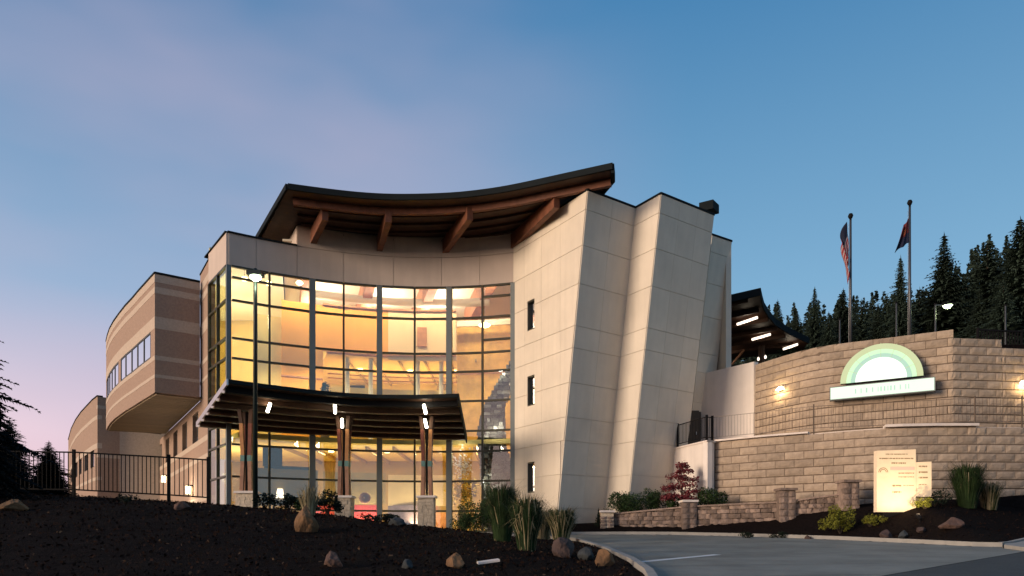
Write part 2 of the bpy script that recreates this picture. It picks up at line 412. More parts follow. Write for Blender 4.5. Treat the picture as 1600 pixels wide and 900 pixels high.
for i in range(len(VP) - 1):
    lv = list(LV)
    if i < 2: lv.insert(-1, 13.1)
    if i == 7: lv.insert(-1, 13.05); lv.insert(8, 10.75)
    a, b = arc(TT[i]), arc(TT[i+1])
    ba = .16 if VP[i][1] else .055; bb = .16 if VP[i+1][1] else .055
    dd = (b - a).normalized(); a2 = a + dd * ba; b2 = b - dd * bb
    for z0, z1 in zip(lv, lv[1:]):
        cell(a2, b2, z0 + .05, z1 - .05).build('pane', 'glass', CW)
        transom(a2, b2, z0)
    transom(a2, b2, lv[-1])
for k, p in enumerate(ret[1:]):
    MB().obox((p.x, p.y, 7.07), (.04, -.05, 0), (.06, .05, 0), (0, 0, 6.57)).build('mullion', 'bronze', CW)
for a, b in zip(ret, ret[1:]):
    dd = (b - a).normalized(); a2 = a + dd * .12; b2 = b - dd * .07
    for z0, z1 in zip(LV, LV[1:]):
        cell(a2, b2, z0 + .05, z1 - .05).build('pane', 'glass_side', CW); transom(a2, b2, z0)
    transom(a2, b2, LV[-1])
# fascia above the glass
t465 = arc_px(464)
fj = [TT[0], arc_px(400), t465, arc_px(537), arc_px(615), arc_px(690), arc_px(750), 1.0]
MB().ribbon(arc_pts(0, 1.0, 16), 13.70, 15.26, .3, .0).build('fascia_wall', 'joint', bld)
MB().ribbon(arc_pts(t465, 1.0, 12), 15.27, 16.37, .3, .0).build('upper_wall', 'joint', bld)
for a, b in zip(fj, fj[1:]):
    MB().ribbon(arc_pts(a + .0008, b - .0008, 4), 13.70, 15.25, -.05).build('wall_panel', 'fascia', bld)
    if a >= t465 - 1e-4: MB().ribbon(arc_pts(a + .0008, b - .0008, 4), 15.27, 16.3, -.05).build('wall_panel', 'fascia', bld)
MB().ribbon([ret[2], ret[0]], 13.70, 15.25, .3, -.05).build('wall_panel', 'fascia', bld)
MB().ribbon([(-13.06, 39.05), tuple(arc(t465))], 15.27, 16.3, .25, -.02).build('wall_panel', 'fascia', bld)
MB().ribbon(arc_pts(0, t465, 8), 15.255, 15.33, .5, -.12).build('coping', 'coping', bld)
MB().ribbon([(-16.5, 37.2), ret[0]], 15.255, 15.33, .5, -.12).build('coping', 'coping', bld)
MB().prism([tuple(p) for p in arc_pts(t465, 1, 8)] + [(.3, 46.4), (-15.6, 46.4), (-13.06, 39.05)], 16.15, 16.25).build('flat_roof', 'roof', bld)
MB().prism([tuple(p) for p in arc_pts(0, t465, 4)] + [(-13.0, 39.0), (-15.5, 46.3), (-20.5, 46.4), (-16.4, 37.3)], 14.95, 15.05).build('flat_roof', 'roof', bld)
# glass door frames in the ground floor, wall base
MB().ribbon(arc_pts(0, 1, 16), .25, .46, .2, -.1).build('plinth', 'kerb', bld)

# tower: four folded faces leaning outwards
DS = Vector((-1.34, 1.975)); ZT, ZB = 16.0, .3
TW = link('tower', None, (5, 34, .3), bld)
LVT = [.3, 1.6, 3.2, 4.8, 5.9, 7.5, 9.08, 10.08, 11.96, 13.64, 15.2, 16.0]
def slab3(mb, c, n, th):      # c: polygon of 3D points, n: outward normal
    k = len(c); mb.add([p for p in c] + [p + n * th for p in c], [tuple(range(k))[::-1], tuple(range(k, 2*k))] + [(i, (i+1) % k, k + (i+1) % k, k + i) for i in range(k)]); return mb
def tower_face(A, B, joints, shear=True, holes=(), g=.010):
    A, B = V2(A), V2(B); L = (B - A).length; d = (B - A) / L
    def pt(u, z):
        s = (1 - (z - ZB) / (ZT - ZB)) if shear else 0
        p = A + d * u + DS * s; return Vector((p.x, p.y, z))
    e = (lambda z: L) if shear else (lambda z: 3.57 + (z - .3) / 15.7 * 2.41)
    n = (pt(0, ZT) - pt(0, ZB)).cross(pt(1, ZB) - pt(0, ZB)).normalized(); n = n if n.y < 0 else -n
    mb = MB(); slab3(mb, [pt(0, ZB), pt(e(ZB), ZB), pt(e(ZT), ZT), pt(0, ZT)], n, -.25)
    if not holes: mb.build('face_backing', 'joint', TW)
    else:   # backing in horizontal bands round the slots
        mb = MB(); (h0, h1) = holes[0][:2]
        slab3(mb, [pt(0, ZB), pt(h0, ZB), pt(h0, ZT), pt(0, ZT)], n, -.25)
        slab3(mb, [pt(h1, ZB), pt(e(ZB), ZB), pt(e(ZT), ZT), pt(h1, ZT)], n, -.25)
        zs = [ZB] + [q for hh in sorted(holes, key=lambda q: q[2]) for q in hh[2:4]] + [ZT]
        for z0, z1 in zip(zs[::2], zs[1::2]): slab3(mb, [pt(h0, z0), pt(h1, z0), pt(h1, z1), pt(h0, z1)], n, -.25)
        mb.build('face_backing', 'joint', TW)
    for z0, z1 in zip(LVT, LVT[1:]):
        for u0, u1 in zip(joints, joints[1:]):
            def q(ua, ub, za, zb):
                if ua >= min(e(za), e(zb)) - .05: return None
                if ub > min(e(za), e(zb)): return [pt(ua, za), pt(min(ub, e(za)), za), pt(min(ub, e(zb)), zb), pt(ua, zb)]
                return [pt(ua, za), pt(ub, za), pt(ub, zb), pt(ua, zb)]
            ua, ub, za, zb = u0 + (g*.35 if u0 > 0 else 0), u1 - (g*.35 if u1 < e(z1) else 0), z0 + g, z1 - (g if z1 < ZT else 0)
            mb = MB(); rects = [(ua, ub, za, zb)]
            for hh in holes:
                if hh[2] < zb and hh[3] > za and hh[0] < ub and hh[1] > ua:
                    a0, a1, b0, b1 = max(ua, hh[0]), min(ub, hh[1]), max(za, hh[2]), min(zb, hh[3])
                    rects = [(ua, a0, za, zb), (a1, ub, za, zb), (a0, a1, za, b0), (a0, a1, b1, zb)]
            for r in rects:
                if r[1] - r[0] > .01 and r[3] - r[2] > .01:
                    c = q(*r)
                    if c: slab3(mb, c, n, .035)
            if mb.v: mb.build('wall_panel', 'stucco', TW)
    for hh in holes:
        a, b, z0, z1 = hh
        fr = MB(); c = [pt(a, z0), pt(b, z0), pt(b, z1), pt(a, z1)]
        for i in range(4):
            p0, p1 = c[i], c[(i+1) % 4]; ctr = sum(c, Vector()) / 4
            slab3(fr, [p0, p1, p1.lerp(ctr, .09 if i % 2 == 0 else .09), p0.lerp(ctr, .09)], n, -.22)
        fo = fr.build('slit_window', 'bronze', TW)
        fo['label'] = 'tall narrow slit window'
        cc = [p.lerp(sum(c, Vector()) / 4, .1) - n * .16 for p in c]
        slab3(MB(), cc, n, .012).build('window_pane', 'glass_sky', TW)
        slab3(MB(), [p - n * .6 for p in c], n, .02).build('window_blind', 'in_tan', TW)
TA, TB, TCc, TD, TE = (.1, 36.45), (3.46, 31.5), (5.96, 33.2), (6.89, 31.83), (9.92, 33.9)
tower_face(TA, TB, [0, 1.0, 2.5, 4.0, 6.5], False, [(1.28, 1.90, 10.75, 12.28), (1.28, 1.90, 6.89, 8.43), (1.28, 1.90, 2.45, 4.02)])
tower_face(TB, TCc, [0, 1.52, 3.1]); tower_face(TCc, TD, [0, 1.7]); tower_face(TD, TE, [0, 1.25, 2.5, 3.75])
tower_face((10.47, 36.1), (11.75, 36.9), [0, 1.6])
# solid body behind the faces, parapet copings
bt = [V2(p) for p in (TA, TB, TCc, TD, TE, (10.4, 36.1), (11.6, 36.85), (11.0, 41), (1, 42))]
inn = [p + Vector((0.05, .55)) for p in bt]
mb = MB(); n = len(inn); mb.v = [Vector((*(p + (DS if 1 <= i <= 6 else Vector((0, 0)))), ZB)) for i, p in enumerate(inn)] + [Vector((*p, 15.6)) for p in inn]
mb.f = [tuple(range(n))[::-1], tuple(range(n, 2*n))] + [(i, (i+1) % n, n + (i+1) % n, n + i) for i in range(1, n - 1)]
mb.build('tower_core', 'joint', TW)
for a, b in (((2.2, 33.4), TB), (TB, TCc), (TCc, TD), (TD, TE), ((10.47, 36.1), (11.75, 36.9))):
    d = (V2(b) - V2(a)).normalized() * .03
    MB().ribbon([V2(a) - d, V2(b) + d], 16.003, 16.10, .45, -.06).build('coping', 'coping', TW)
MB().ribbon([(11.75, 36.9), (11.2, 40.5)], .3, 16.0, .3, 0).build('face_backing', 'stucco', TW)

# main roof: concave eave, timber deck, glulam beams
RF = link('main_roof', None, (-4, 34, 16.2), bld)
eave = [(-10.45, 32.1), (-8.9, 32.55), (-7.2, 32.95), (-5.5, 33.12), (-3.07, 33.0), (-1.5, 32.7), (0, 32.25), (2.1, 31.35), (4.45, 30.35)]
def chaikin(p, n=2):
    for _ in range(n):
        q = [p[0]]
        for a, b in zip(p, p[1:]): q += [(lerp(a[0], b[0], .25), lerp(a[1], b[1], .25)), (lerp(a[0], b[0], .75), lerp(a[1], b[1], .75))]
        p = q + [p[-1]]
    return p
eave = chaikin(eave)
def shift(pts, dx, dy): return [(a + dx, b + dy) for a, b in pts]
rp = eave + [(4.5, 31.2), (1.5, 40.5), (-9, 42), (-14.3, 38.6), (-13.9, 37.8)]
MB().prism(rp, 16.38, 16.44).build('roof_deck', 'timber_dark', RF)
MB().prism(shift(eave, 0, -.08) + [(4.62, 31.0), (1.6, 40.7), (-9, 42.2), (-14.5, 38.8), (-14.1, 37.8)], 16.443, 16.58).build('roof_sheet', 'roof', RF)
MB().ribbon(eave, 16.34, 16.62, .1, -.11).build('eave_trim', 'coping', RF)
MB().ribbon([(-14.1, 37.9), (-10.45, 32.08)], 16.34, 16.62, .1, -.1).build('eave_trim', 'coping', RF)
MB().ribbon([(4.46, 30.33), (4.62, 31.1), (4.2, 32.5)], 16.2, 16.62, .14, -.04).build('eave_trim', 'coping', RF)
MB().ribbon(shift(eave, .0, .75), 16.06, 16.375, .2).build('edge_purlin', 'timber', RF)
for k, off in enumerate((1.5, 2.4, 3.3, 4.2)):
    e2 = [(x - .12 * off, y + off) for x, y in eave][: (len(eave) if k < 1 else int(len(eave) * .86))]
    MB().ribbon(e2, 16.25, 16.376, .14).build('purlin', 'timber_dark', RF)
for (nx_, ny_), (wx, wy) in (((-9.1, 33.55), (-10.6, 36.4)), ((-6.05, 33.75), (-7.2, 37.2)), ((-2.04, 33.5), (-3.75, 37.5)), ((2.1, 32.3), (.05, 36.6))):
    a, b = V2((nx_, ny_)), V2((wx, wy)); d = (b - a).normalized(); q = Vector((-d.y, d.x)) * .15
    z0 = 15.62
    MB().hexa([(*(a - q), z0 + .0), (*(b - q), z0 - .12), (*(b + q), z0 - .12), (*(a + q), z0), (*(a - q), 16.24), (*(b - q), 16.24), (*(b + q), 16.24), (*(a + q), 16.24)]).build('beam', 'timber', RF)
# tail of the rear roof that shows over the tower's corner
MB().obox((10.05, 35.1, 16.95), (.32, -.12, .03), (.3, .5, .1), (0, 0, .22)).build('beam_end', 'coping', RF)
MB().obox((9.0, 36.6, 16.8), (1.0, .5, .0), (-.5, 1.0, 0), (0, 0, .12)).build('roof_sheet', 'roof', RF)

# brick wing ---------------------------------------------------------
WG = link('brick_wing', None, (-22, 45, .3), bld)
box_c = [(-19.24, 37.1), (-19.85, 37.8), (-20.5, 38.55), (-21.5, 39.7), (-22.6, 41.0), (-23.75, 42.3), (-24.95, 43.75), (-26.2, 45.3), (-27.4, 46.9), (-28.5, 48.5), (-29.35, 49.8)]
bands = [(8.0, 8.8, 0), (8.8, 8.98, 1), (8.98, 9.75, 0), (9.75, 10.0, 1), (10.0, 11.45, 0), (11.45, 12.1, 1), (12.1, 13.35, 0), (13.35, 13.7, 1), (13.7, 13.95, 0), (13.95, 14.38, 1)]
side = [(-17.4, 38.4), (-19.24, 37.1)]
def bp(y):     # point of the curved front at depth y
    for a, b in zip(box_c, box_c[1:]):
        if y <= b[1]: t = (y - a[1]) / (b[1] - a[1]); return Vector((lerp(a[0], b[0], t), y))
    return V2(box_c[-1])
def bseg(y0, y1):
    return [tuple(bp(y0))] + [p for p in box_c if y0 + .05 < p[1] < y1 - .05] + [tuple(bp(y1))]
for z0, z1, c in bands:
    nm, m = ('tan_brick_band', 'brick_tan') if c else ('brick_band', 'brick_dark')
    pr = .012 if c else 0
    MB().ribbon(side, z0, z1, -.3 - pr, pr).build(nm, m, WG)
    if z0 == 10.0:
        for y0, y1 in ((37.101, 37.75), (43.4, 43.95), (49.2, 49.79)):
            MB().ribbon(bseg(y0, y1), z0, z1, -.3).build(nm, m, WG)
    else: MB().ribbon(box_c, z0, z1, -.3 - pr, pr).build(nm, m, WG)
MB().ribbon(side, 14.382, 14.5, -.4, .04).build('coping', 'coping', WG); MB().ribbon(box_c, 14.382, 14.5, -.4, .04).build('coping', 'coping', WG)
for (y0, y1, n) in ((37.76, 43.39, 5), (43.96, 49.19, 5)):
    for k in range(n):
        ya, yb = lerp(y0, y1, k / n), lerp(y0, y1, (k + 1) / n); a, b = bp(ya), bp(yb)
        d = (b - a).normalized(); q = Vector((-d.y, d.x)); ctr = (a + b) / 2 - q * .03; hw = (b - a).length / 2
        fr = MB()
        for sgn in (-1, 1):
            c2 = ctr + d * sgn * (hw - .035)
            fr.obox((c2.x, c2.y, 10.725), (d.x*.035, d.y*.035, 0), (q.x*.035, q.y*.035, 0), (0, 0, .72))
            fr.obox((ctr.x, ctr.y, 10.725 + sgn * .68), (d.x*(hw-.07), d.y*(hw-.07), 0), (q.x*.035, q.y*.035, 0), (0, 0, .045))
        w_ = fr.build('window_frame', 'bronze', WG)
        MB().obox((ctr.x, ctr.y, 10.725), (d.x*(hw-.07), d.y*(hw-.07), 0), (q.x*.008, q.y*.008, 0), (0, 0, .63)).build('window_pane', 'glass_sky', WG)
        c3 = ctr - q * .12
        MB().obox((c3.x, c3.y, 10.725), (d.x*hw, d.y*hw, 0), (q.x*.02, q.y*.02, 0), (0, 0, .72)).build('window_blind', 'in_white', WG)
# soffit boards of the overhang
def mw(t): return Vector((-16.1 - .666 * t, 36.65 + t))
def mwy(y): return mw(y - 36.65)
nb = 26
for k in range(nb):
    ya, yb = lerp(37.25, 49.7, k / nb), lerp(37.25, 49.7, (k + 1) / nb) - .03
    pa, pb = bp(ya), bp(yb); qa, qb = mwy(ya + 1.35), mwy(yb + 1.35)
    MB().prism([tuple(pa + Vector((.12, .05))), tuple(qa), tuple(qb), tuple(pb + Vector((.12, .05)))], 7.93, 8.06).build('soffit_board', 'soffit', WG)
MB().prism([(-19.1, 37.3), (-17.5, 38.4), (-26.6, 52.2), (-29.2, 49.8)] + [tuple(V2(p) + Vector((.2, .1))) for p in box_c[1:-1]][::-1], 8.065, 8.15).build('soffit_backing', 'in_dark', WG)
MB().prism([(-19.1, 37.3), (-17.5, 38.4), (-26.6, 52.2), (-29.2, 49.8)] + [tuple(V2(p) + Vector((.2, .1))) for p in box_c[1:-1]][::-1], 14.0, 14.2).build('flat_roof', 'roof', WG)
# main wall, windows below the overhang
wl = lambda t0, t1: [tuple(mw(t0)), tuple(mw(t1))]
wins = [(2.85 + 3.3 * k, 4.45 + 3.3 * k) for k in range(7)]
for z0, z1, c in [(.3, 2.2, 0), (2.2, 2.45, 1), (2.45, 4.5, 0), (4.5, 4.75, 1), (4.75, 5.45, 0), (5.45, 5.75, 1), (7.45, 7.9, 0)]:
    pr = .012 if c else 0
    MB().ribbon(wl(0, 26), z0, z1, -.3 - pr, pr).build('tan_brick_band' if c else 'brick_band', 'brick_tan' if c else 'brick_dark', WG)
prev = 0
for a, b in wins:
    MB().ribbon(wl(prev, a), 5.75, 7.45, -.3).build('brick_pier', 'brick_dark', WG); prev = b
    MB().ribbon(wl(a, b), 5.755, 7.445, -.08, -.14).build('window_frame', 'bronze', WG)
    for s_ in range(2):
        t0, t1 = lerp(a, b, s_ * .5) + .08, lerp(a, b, s_ * .5 + .5) - .08
        MB().ribbon(wl(t0, t1), 5.85, 7.35, -.02, -.115).build('window_pane', 'glass_sky', WG)
MB().ribbon(wl(prev, 26), 5.75, 7.45, -.3).build('brick_pier', 'brick_dark', WG)
for z0, z1, c in bands[0:] + [(14.38, 15.0, 0)]:
    if z0 < 8: continue
    MB().ribbon(wl(0, 2.3), z0 if z0 > 8.01 else 7.905, z1, -.3 - (.012 if c else 0), .012 if c else 0).build('tan_brick_band' if c else 'brick_band', 'brick_tan' if c else 'brick_dark', WG)
MB().ribbon(wl(0, 2.3), 15.002, 15.08, -.4, .04).build('coping', 'coping', WG)
# far wing
fw = [(-31.3, 52.0), (-32.6, 53.5), (-34.2, 55.5), (-36.6, 58.5), (-39.4, 62.2), (-43, 67.2), (-48, 74.5)]
for z0, z1, c in [(.0, 2.4, 0), (2.4, 2.65, 1), (2.65, 4.6, 0), (4.6, 4.85, 1), (4.85, 5.7, 0), (7.0, 7.4, 1), (7.4, 9.2, 0), (9.2, 9.5, 1), (9.5, 10.9, 0)]:
    pr = .012 if c else 0
    MB().ribbon(fw, z0, z1, -.3 - pr, pr).build('tan_brick_band' if c else 'brick_band', 'brick_tan' if c else 'brick_dark', WG)
for z0, z1, c in [(.0, 6.3, 0), (6.3, 6.6, 1), (6.6, 10.0, 0), (10.0, 10.25, 1), (10.25, 10.9, 0)]:
    MB().ribbon([(-30.2, 53.0), (-31.3, 52.0)], z0, z1, -.3 - (.012 if c else 0), .012 if c else 0).build('tan_brick_band' if c else 'brick_band', 'brick_tan' if c else 'brick_dark', WG)
def fwp(s):
    tot = 0
    for a, b in zip(fw, fw[1:]):
        L = (V2(b) - V2(a)).length
        if s <= tot + L: return tuple(V2(a).lerp(V2(b), (s - tot) / L))
        tot += L
    return fw[-1]
s = 0.0
for k in range(7):
    a = 1.3 + 3.4 * k
    MB().ribbon([fwp(s), fwp(a)], 5.7, 7.0, -.3).build('brick_pier', 'brick_dark', WG); s = a + 1.7
    MB().ribbon([fwp(a), fwp(s)], 5.705, 6.995, -.08, -.14).build('window_frame', 'bronze', WG)
    MB().ribbon([fwp(a + .15), fwp(s - .15)], 5.8, 6.9, -.02, -.115).build('window_pane', 'glass_sky', WG)
MB().ribbon([fwp(s), fwp(27)], 5.7, 7.0, -.3).build('brick_pier', 'brick_dark', WG)
MB().ribbon(fw, 10.902, 11.0, -.4, .04).build('coping', 'coping', WG)
MB().ribbon([(-26.9, 53.9), (-30.2, 53.0)], .3, 9.2, -.3).build('link_wall', 'brick_tan', WG)

# interior -----------------------------------------------------------
IN = link('interior', None, (-7, 40, .5), bld)
MB().prism([tuple(p + Vector((.0, .25))) for p in arc_pts(0, 1, 10)] + [(.3, 47), (-20, 47), (-17, 38)], .40, .48).build('floor', 'in_tan', IN)
MB().prism([tuple(p + Vector((.0, .5))) for p in arc_pts(0.02, .99, 10)] + [(.1, 47), (-19, 47), (-15.6, 37.0)], 5.25, 5.5).build('ceiling', 'in_yellow', IN)
def backwall(px0, px1, off, z0, z1, m, nm='inner_wall'):
    a, b = arc_px(px0), arc_px(px1)
    MB().ribbon([tuple(arc(t) + Vector((-(.5 - t) * off * .25, off))) for t in [lerp(a, b, i / 4) for i in range(5)]], z0, z1, .12).build(nm, m, IN)
MB().ribbon([(-19, 45.5), (.5, 45.5)], .5, 5.25, .1).build('inner_wall', 'in_tan', IN)
MB().ribbon([(-21, 46.5), (.5, 46.5)], 5.5, 16.3, .1).build('inner_wall', 'in_yellow', IN)
MB().ribbon([(.0, 36.9), (.4, 46.4)], .5, 16.3, .1, -.25).build('inner_wall', 'in_gold', IN)
MB().ribbon([(-16.7, 38.0), (-21, 46.5)], .5, 16.2, -.1, 0).build('inner_wall', 'in_yellow', IN)
backwall(421, 488, 2.6, 5.5, 13.2, 'in_orange'); backwall(375, 421, 3.2, 5.5, 12.4, 'in_yellow')
backwall(488, 593, 2.6, 10.7, 13.25, 'in_orange'); backwall(593, 702, 2.6, 10.4, 13.25, 'in_peach')
backwall(702, 803, 3.0, 5.5, 12.6, 'in_gold')
a, b = arc_px(488), arc_px(702)
MB().prism([tuple(arc(lerp(a, b, i/6)) + Vector((0, 2.8))) for i in range(7)] + [(-1.5, 46.4), (-13.5, 46.4)], 10.55, 10.68).build('mezzanine_soffit', 'in_peach', IN)
MB().prism([tuple(arc(lerp(a, b, i/6)) + Vector((0, 3.6))) for i in range(7)] + [(-1.5, 46.4), (-13.5, 46.4)], 8.6, 8.9).build('mezzanine_slab', 'in_yellow', IN)
# sloping white ceiling with glulam beams
mb = MB(); mb.add([(-12.2, 36.6, 15.95), (0, 38.0, 15.95), (.3, 46.4, 14.3), (-15.2, 46.4, 14.3), (-12.2, 36.6, 16.05), (0, 38.0, 16.05), (.3, 46.4, 14.45), (-15.2, 46.4, 14.45)], [(0, 3, 2, 1), (4, 5, 6, 7), (0, 1, 5, 4), (1, 2, 6, 5), (2, 3, 7, 6), (3, 0, 4, 7)])
mb.build('sloped_ceiling', 'in_white', IN)
for (wx, wy), (ex, ey), z1 in (((-10.9, 36.9), (-13.2, 43.5), 13.7), ((-7.5, 37.5), (-9.8, 44), 13.7), ((-4.0, 37.8), (-6.2, 44), 13.7), ((-.6, 37.2), (-2.8, 44), 13.9)):
    a, b = V2((wx, wy)), V2((ex, ey)); d = (b - a).normalized(); q = Vector((-d.y, d.x)) * .26
    MB().hexa([(*(a-q), 14.6), (*(b-q), z1-.4), (*(b+q), z1-.4), (*(a+q), 14.6), (*(a-q), 16.0), (*(b-q), 14.7), (*(b+q), 14.7), (*(a+q), 16.0)]).build('glulam_beam', 'in_beam', IN)
MB().prism([(-14.2, 34.6), (-12.0, 35.8), (-15.2, 46.3), (-20.5, 46.3), (-16.3, 37.4)], 14.8, 14.9).build('corner_ceiling', 'in_white', IN)
for p_ in ((-17.3, 43, 12.6), (-17, 42, 8.4), (-16.3, 39.5, 12.9), (-16.2, 39.5, 3.6)): light('POINT', p_, 230, (1, .86, .55), .4)  # added fill lamps, no fixtures, to brighten the room behind the side glass
# railing and columns of the upper floor
for px in (520, 560, 640, 680):
    t = arc_px(px); p = arc(t)
    MB().tube([(p.x, p.y + 3.2, 5.5), (p.x, p.y + 3.2, 10.5)], .13, 10).build('inner_column', 'in_white', IN)
for z in (9.35, 9.6, 9.85): backwall(490, 700, 3.55, z, z + .05, 'in_beam', 'guard_rail')
backwall(400, 482, 1.6, 3.85, 4.0, 'in_dark', 'sill_shelf'); backwall(372, 486, 1.6, 1.9, 3.84, 'in_tan', 'low_partition')
backwall(490, 591, 2.2, 2.1, 3.85, 'in_tan', 'low_partition'); backwall(595, 702, 2.2, 2.0, 3.75, 'in_peach', 'low_partition')
# things that give the rooms their edges: beams, duct, door openings, boards on the walls
for k in range(9):
    x_ = -12.6 + 1.5 * k; MB().box(x_ - .06, x_ + .06, 38.2 + .02*k, 45.4, 5.06, 5.245).build('ceiling_rib', 'in_tan', IN)
    if k > 1: MB().box(x_ - .05, x_ + .05, 39.9, 46.2, 10.40, 10.545).build('ceiling_rib', 'in_tan', IN)
MB().tube([tuple(arc(t)) + (12.9,) if False else (arc(t).x, arc(t).y + 3.6, 14.05) for t in [i / 10 for i in range(2, 10)]], .24, 12).build('air_duct', 'in_white', IN, smooth=True)
for x_, w_, z_, hh_, m_ in ((-11.8, .9, .5, 2.3, 'in_dark'), (-9.6, 1.4, 3.1, 1.2, 'in_beam'), (-5.4, 1.0, .5, 2.3, 'in_beam'), (-3.0, 1.3, 2.9, 1.1, 'in_dark'), (-7.4, .8, 2.9, 1.1, 'in_white')):
    MB().box(x_ - w_/2, x_ + w_/2, 45.36, 45.44, z_ + .02, z_ + hh_).build('wall_board', m_, IN)
for x_, w_, z_, hh_, m_ in ((-10.4, 1.0, 8.95, 1.5, 'in_dark'), (-7.6, 1.6, 9.2, .9, 'in_beam'), (-4.6, .9, 8.95, 1.5, 'in_tan'), (-2.6, 1.2, 9.3, .8, 'in_white')):
    MB().box(x_ - w_/2, x_ + w_/2, 46.3, 46.38, z_, z_ + hh_).build('wall_board', m_, IN)
backwall(421, 488, 2.5, 9.0, 9.09, 'in_beam', 'wall_trim'); backwall(488, 702, 2.45, 10.62, 10.78, 'in_beam', 'wall_trim'); backwall(488, 702, 2.5, 13.2, 13.3, 'in_beam', 'wall_trim')
backwall(399, 430, 1.5, 3.95, 4.95, 'in_dark', 'wall_screen'); backwall(440, 452, 2.3, 6.9, 8.3, 'in_beam', 'picture'); backwall(640, 655, 2.5, 11.2, 12.3, 'in_beam', 'picture')
backwall(705, 752, 1.4, 5.3, 5.55, 'in_beam', 'floor_edge'); backwall(704, 800, 2.6, 9.6, 9.8, 'in_beam', 'floor_edge'); backwall(704, 790, 2.4, 12.3, 12.62, 'in_white', 'soffit_drop')
MB().box(-6.4, -3.6, 40.3, 41.0, .5, 1.65).build('reception_desk', 'in_beam', IN)
# downlights set into the ceilings, then added lamps without fixtures to brighten the rooms
def down(x, y, z, e, c=(1, .80, .48), s_=1.0, part=True):
    if part: MB().tube([(x, y, z), (x, y, z - .06)], .16, 12).build('downlight', 'lamp_warm', IN)
    light('AREA', (x, y, z - .12), e, c, s_, (x, y, z - 3))
EI = 1.0
for x, y in ((-13.6, 38.6), (-10.5, 40), (-7.3, 40.3), (-4.2, 40.3), (-1.5, 40)): down(x, y, 5.22, 300 * EI, (1, .80, .40), 1.4)
for x, y in ((-9.3, 42.2), (-6.3, 42.6), (-3.6, 42.6)): down(x, y, 10.52, 210 * EI, (1, .84, .50), 1.2)
for x, y in ((-12.9, 36.3), (-11.2, 37.0), (-9.4, 37.5), (-7.4, 37.9), (-5.3, 38.1), (-3.2, 38.1), (-1.3, 37.9)):
    light('SPOT', (x, y, 14.4), 470 * EI, (1, .80, .50), .25, (x - .15, y + 2.0, 10.3), ang=120, blend=.9)  # unseen spots without fixtures that brighten the upper inner walls
for x, y in ((-12.6, 35.8), (-10.8, 36.7), (-1.3, 37.4), (-15.3, 37.6)):
    light('SPOT', (x, y, 9.6), 300 * EI, (1, .80, .46), .25, (x - .15, y + 2.2, 6.6), ang=120, blend=.9)  # unseen spots without fixtures that brighten the middle-level walls
for x, y, z_ in ((-.9, 37.05, 6.0), (-1.5, 37.05, 3.2), (-.6, 37.0, 9.0)): light('POINT', (x, y, z_), 26, (1, .92, .78), .1)  # fill lamps added by the glass to light the slate, no fixtures
for x, y in ((-11.5, 40.5), (-8, 41.5), (-4.5, 41.5)): light('AREA', (x, y, 13.3), 190 * EI, (1, .88, .70), 1.5, (x, y, 16))  # unseen area lamps aimed up at the sloped ceiling
for x, y in ((-13, 36.9), (-10.3, 37.6), (-7.3, 38.2), (-4.2, 38.3), (-1.6, 38.2)): light('AREA', (x, y, 13.75), 55 * EI, (1, .84, .66), 1.0, (x, y, 16))  # more fill lamps added to brighten the front of the sloped ceiling
for x, y in ((-11.0, 38.0), (-8.2, 38.7), (-5.2, 38.9)): light('AREA', (x, y, 1.0), 160 * EI, (1, .82, .42), 1.2, (x + .3, y + 1, 5))  # area lamps without fixtures near the floor, aimed up at the ceiling
# pendant lamps seen through the top row
for px, py, dy in ((382, 439, 1.8), (420, 446, 1.9), (468, 445, 2.4), (757, 511, 1.6)):
    Yp = arc(arc_px(px)).y + dy; p = at(px, py, Yp)
    pl = thing('pendant_lamp', p, {382: 'white pendant lamp nearest the glass corner on the left', 420: 'small white pendant lamp right of the street lamp head', 468: 'white pendant lamp left of the first wide grey mullion', 757: 'oval pendant lamp behind the far right glass bay'}[px], 'lamp', 'pendant lamps behind the upper glass')
    prof = [(0, .0), (.14, .02), (.2, .1), (.12, .2), (.03, .24)]
    mb = MB(); mb.tube([p + Vector((0, 0, z)) for _, z in prof], [max(r, .02) * (1.0 if px != 757 else 1.7) for r, _ in prof], 14).build('lamp_shade', 'lamp_warm', pl, smooth=True)
    MB().tube([p + Vector((0, 0, .24)), (p.x, p.y, 15.6)], .012, 5).build('lamp_cord', 'in_dark', pl)

# stacked slate feature wall behind the right glass bay: a leaning stack of split slabs
SW = thing('slate_feature', (-.8, 38.6, .48), 'curved stack of split grey slate behind the right end of the glass', 'stone sculpture')
rr = random.Random(3)
z = .5
while z < 9.6:
    hh = rr.uniform(.11, .24)
    xl = interp(z, [(.5, -1.5), (3.5, -1.75), (5.75, -1.92), (6.8, -1.72), (7.6, -1.35), (8.6, -.8), (9.6, -.15)]); xr = interp(z, [(4.2, .02), (5.0, -.3), (7.3, -.38), (8.2, .02)])
    x = xl + rr.uniform(-.04, .04)
    while x < xr:
        ww = rr.uniform(.15, .48); x2 = min(x + ww, xr)
        if x2 - x > .06:
            yo = rr.uniform(-.12, .10)
            MB().hexa([(x+.01, 37.45+yo, z), (x2-.01, 37.45+yo+rr.uniform(-.06, .06), z), (x2, 37.95, z), (x, 37.95, z), (x+rr.uniform(0, .05), 37.45+yo+rr.uniform(-.04, .06), z+hh-.015), (x2-rr.uniform(0, .05), 37.45+yo, z+hh-.02), (x2, 37.95, z+hh), (x, 37.95, z+hh)]).build('slate_slab', rr.choice(('slate', 'slate', 'slate', 'slate_light')), SW)
        x = x2
    z += hh
